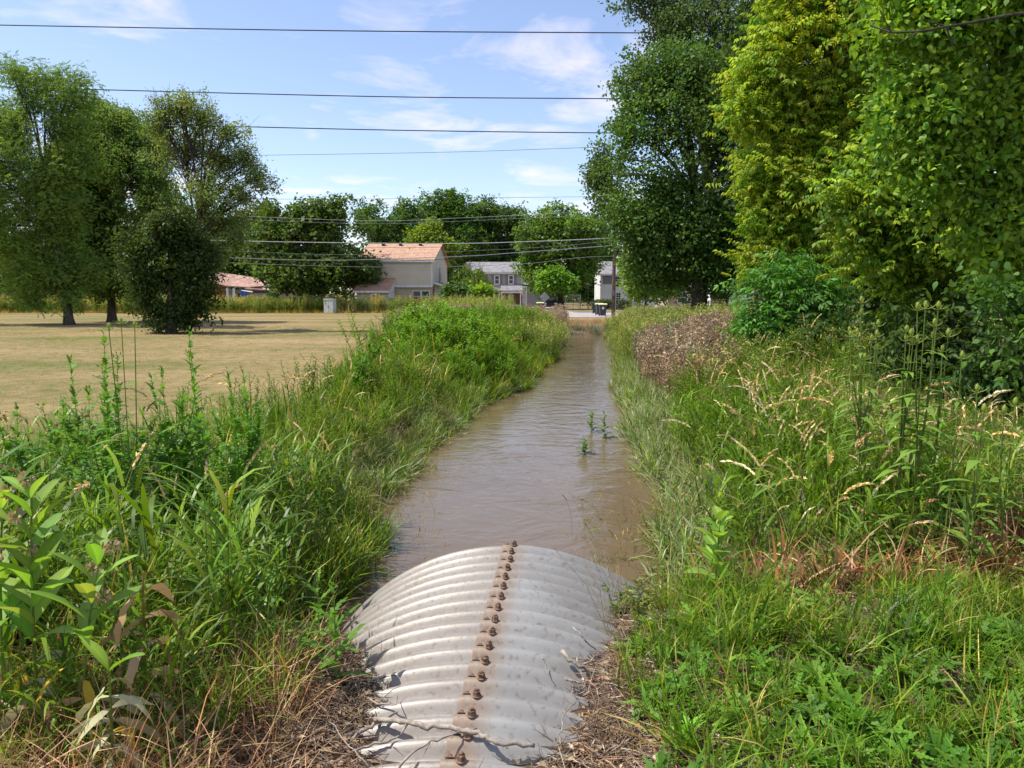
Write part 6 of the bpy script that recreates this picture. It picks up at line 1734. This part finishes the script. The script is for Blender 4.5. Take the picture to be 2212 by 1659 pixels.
stick('bleached curved stick resting in the right litter', [z6(1460, 985), z6(1520, 1000), z6(1560, 1010)], .007, .005)
stick('long thin dry stalk slanting across the bottom left litter', [z6(0, 1250), z6(120, 1400), z6(240, 1530)], .003, .002, ups=[.05, .06, .04])
# bare twigs standing in the water left of the culvert
t_ = MB(); o0 = G(800, 1245, 0)
for q in ([(812, 1255), (812, 1200), (790, 1190)], [(812, 1200), (840, 1175), (870, 1165)], [(800, 1265), (798, 1240), (760, 1215)]):
    t_.tube([P(u, v, o0.y) - o0 for i, (u, v) in enumerate(q)], [.005, .004, .002], 5)
o = t_.build('water_twig', M['bark']); o.location = o0; tag(o, 'dark bare twig sticking out of the water left of the culvert', 'twig')
# overhanging branch in the upper right crown
V = []; F = []
bp_ = [P(2230, 25, 7.9), P(2170, 34, 7.6), P(2100, 48, 7.4), P(2045, 58, 7.2), P(1985, 68, 7.2), P(1925, 70, 7.3), P(1880, 55, 7.4)]
tube_np(V, F, np.array([tuple(p) for p in bp_]) - np.array(bp_[0]), .015, .007, 7)
for a_, c_ in ((3, (1990, 40)), (4, (1940, 95)), (3, (2060, 110)), (5, (1900, 20))):
    e_ = P(c_[0], c_[1], 7.2); tube_np(V, F, np.array([tuple(bp_[a_]), tuple(bp_[a_].lerp(e_, .5)), tuple(e_)]) - np.array(bp_[0]), .009, .003, 5)
mt = [o for o in bpy.data.objects if o.name.startswith('mulberry_tree')][0]
o = raw_mesh('long_branch', np.concatenate(V) + np.array(bp_[0]) - np.array(mt.location), np.concatenate(F), M['bark'], mt, smooth=True, quads=True)

# ------------------------------------------------------------------ litter around the culvert
class TQ(T): pass
def litter(n):
    t = T()
    for i in range(n):
        p = Vector((rnd.gauss(0, .05), rnd.gauss(0, .05), rnd.uniform(.0, .02))); a = rnd.uniform(0, 6.283); d = Vector((math.cos(a), math.sin(a), rnd.gauss(0, .22))); L_ = rnd.uniform(.03, .13)
        c = pick([(.26, .19, .13), (.38, .29, .2), (.15, .1, .07), (.44, .36, .27), (.09, .06, .045), (.3, .2, .13)], .2)
        t.stem([p, p + d * L_ * .5 + Vector((0, 0, rnd.gauss(0, .006))), p + d * L_], rnd.uniform(.0012, .0035), .0008, c, 3)
    for i in range(n // 3):
        p = Vector((rnd.gauss(0, .05), rnd.gauss(0, .05), rnd.uniform(.0, .02)))
        t.leaf(p, Vector((rnd.gauss(0, 1), rnd.gauss(0, 1), .1)), Vector((rnd.gauss(0, .4), rnd.gauss(0, .4), 1)), rnd.uniform(.02, .05), .008, pick([(.3, .21, .13), (.2, .13, .08), (.42, .34, .24)]), .2, 1)
    return t.np()
TL = [litter(26) for _ in range(8)]
def litp(x0, x1, y0, y1, dens, cond=None):
    n = int((x1 - x0) * (y1 - y0) * dens); x = rg.uniform(x0, x1, n); y = rg.uniform(y0, y1, n)
    ax = x - pipe_x(y); zp = np.where((np.abs(ax) < RAD) & (y < YE), ZC + np.sqrt(np.clip(RAD * RAD - ax * ax, 0, None)), -9); z = gz(x, y)
    k = (z > zp - AMP * 1.2) & (z > .02)
    if cond is not None: k &= cond(x, y)
    return np.stack([x, y, z], -1)[k]
mass('twig_litter', 'brown litter of dead stems, leaves and small twigs around the culvert', 'litter', 20, [
    (TL, litp(-1.3, .95, 1.9, 5.0, 250), 1.0, .12), (TL, litp(-3.4, -1.3, 1.9, 3.6, 50), 1.0, .12), (TL, litp(.95, 4.5, 2.0, 4.5, 14), 1.0, .12)], 'dry')

def drift(n, side, sd):
    r_ = np.random.default_rng(sd); y = r_.uniform(5.6, 34, n)
    x = (xl(y) + np.abs(r_.normal(0, .16, n)) + .02) if side < 0 else (xr(y) - np.abs(r_.normal(0, .12, n)) - .02)
    return np.stack([x, y, np.full(n, -.006)], -1)
TFL = [litter(7) for _ in range(5)]
mass('floating_debris', 'bits of dead stems and leaves floating along the water edges', 'debris', 30, [(TFL, drift(170, -1, 1), .9, .03), (TFL, drift(110, 1, 2), .8, .03)], 'dry')
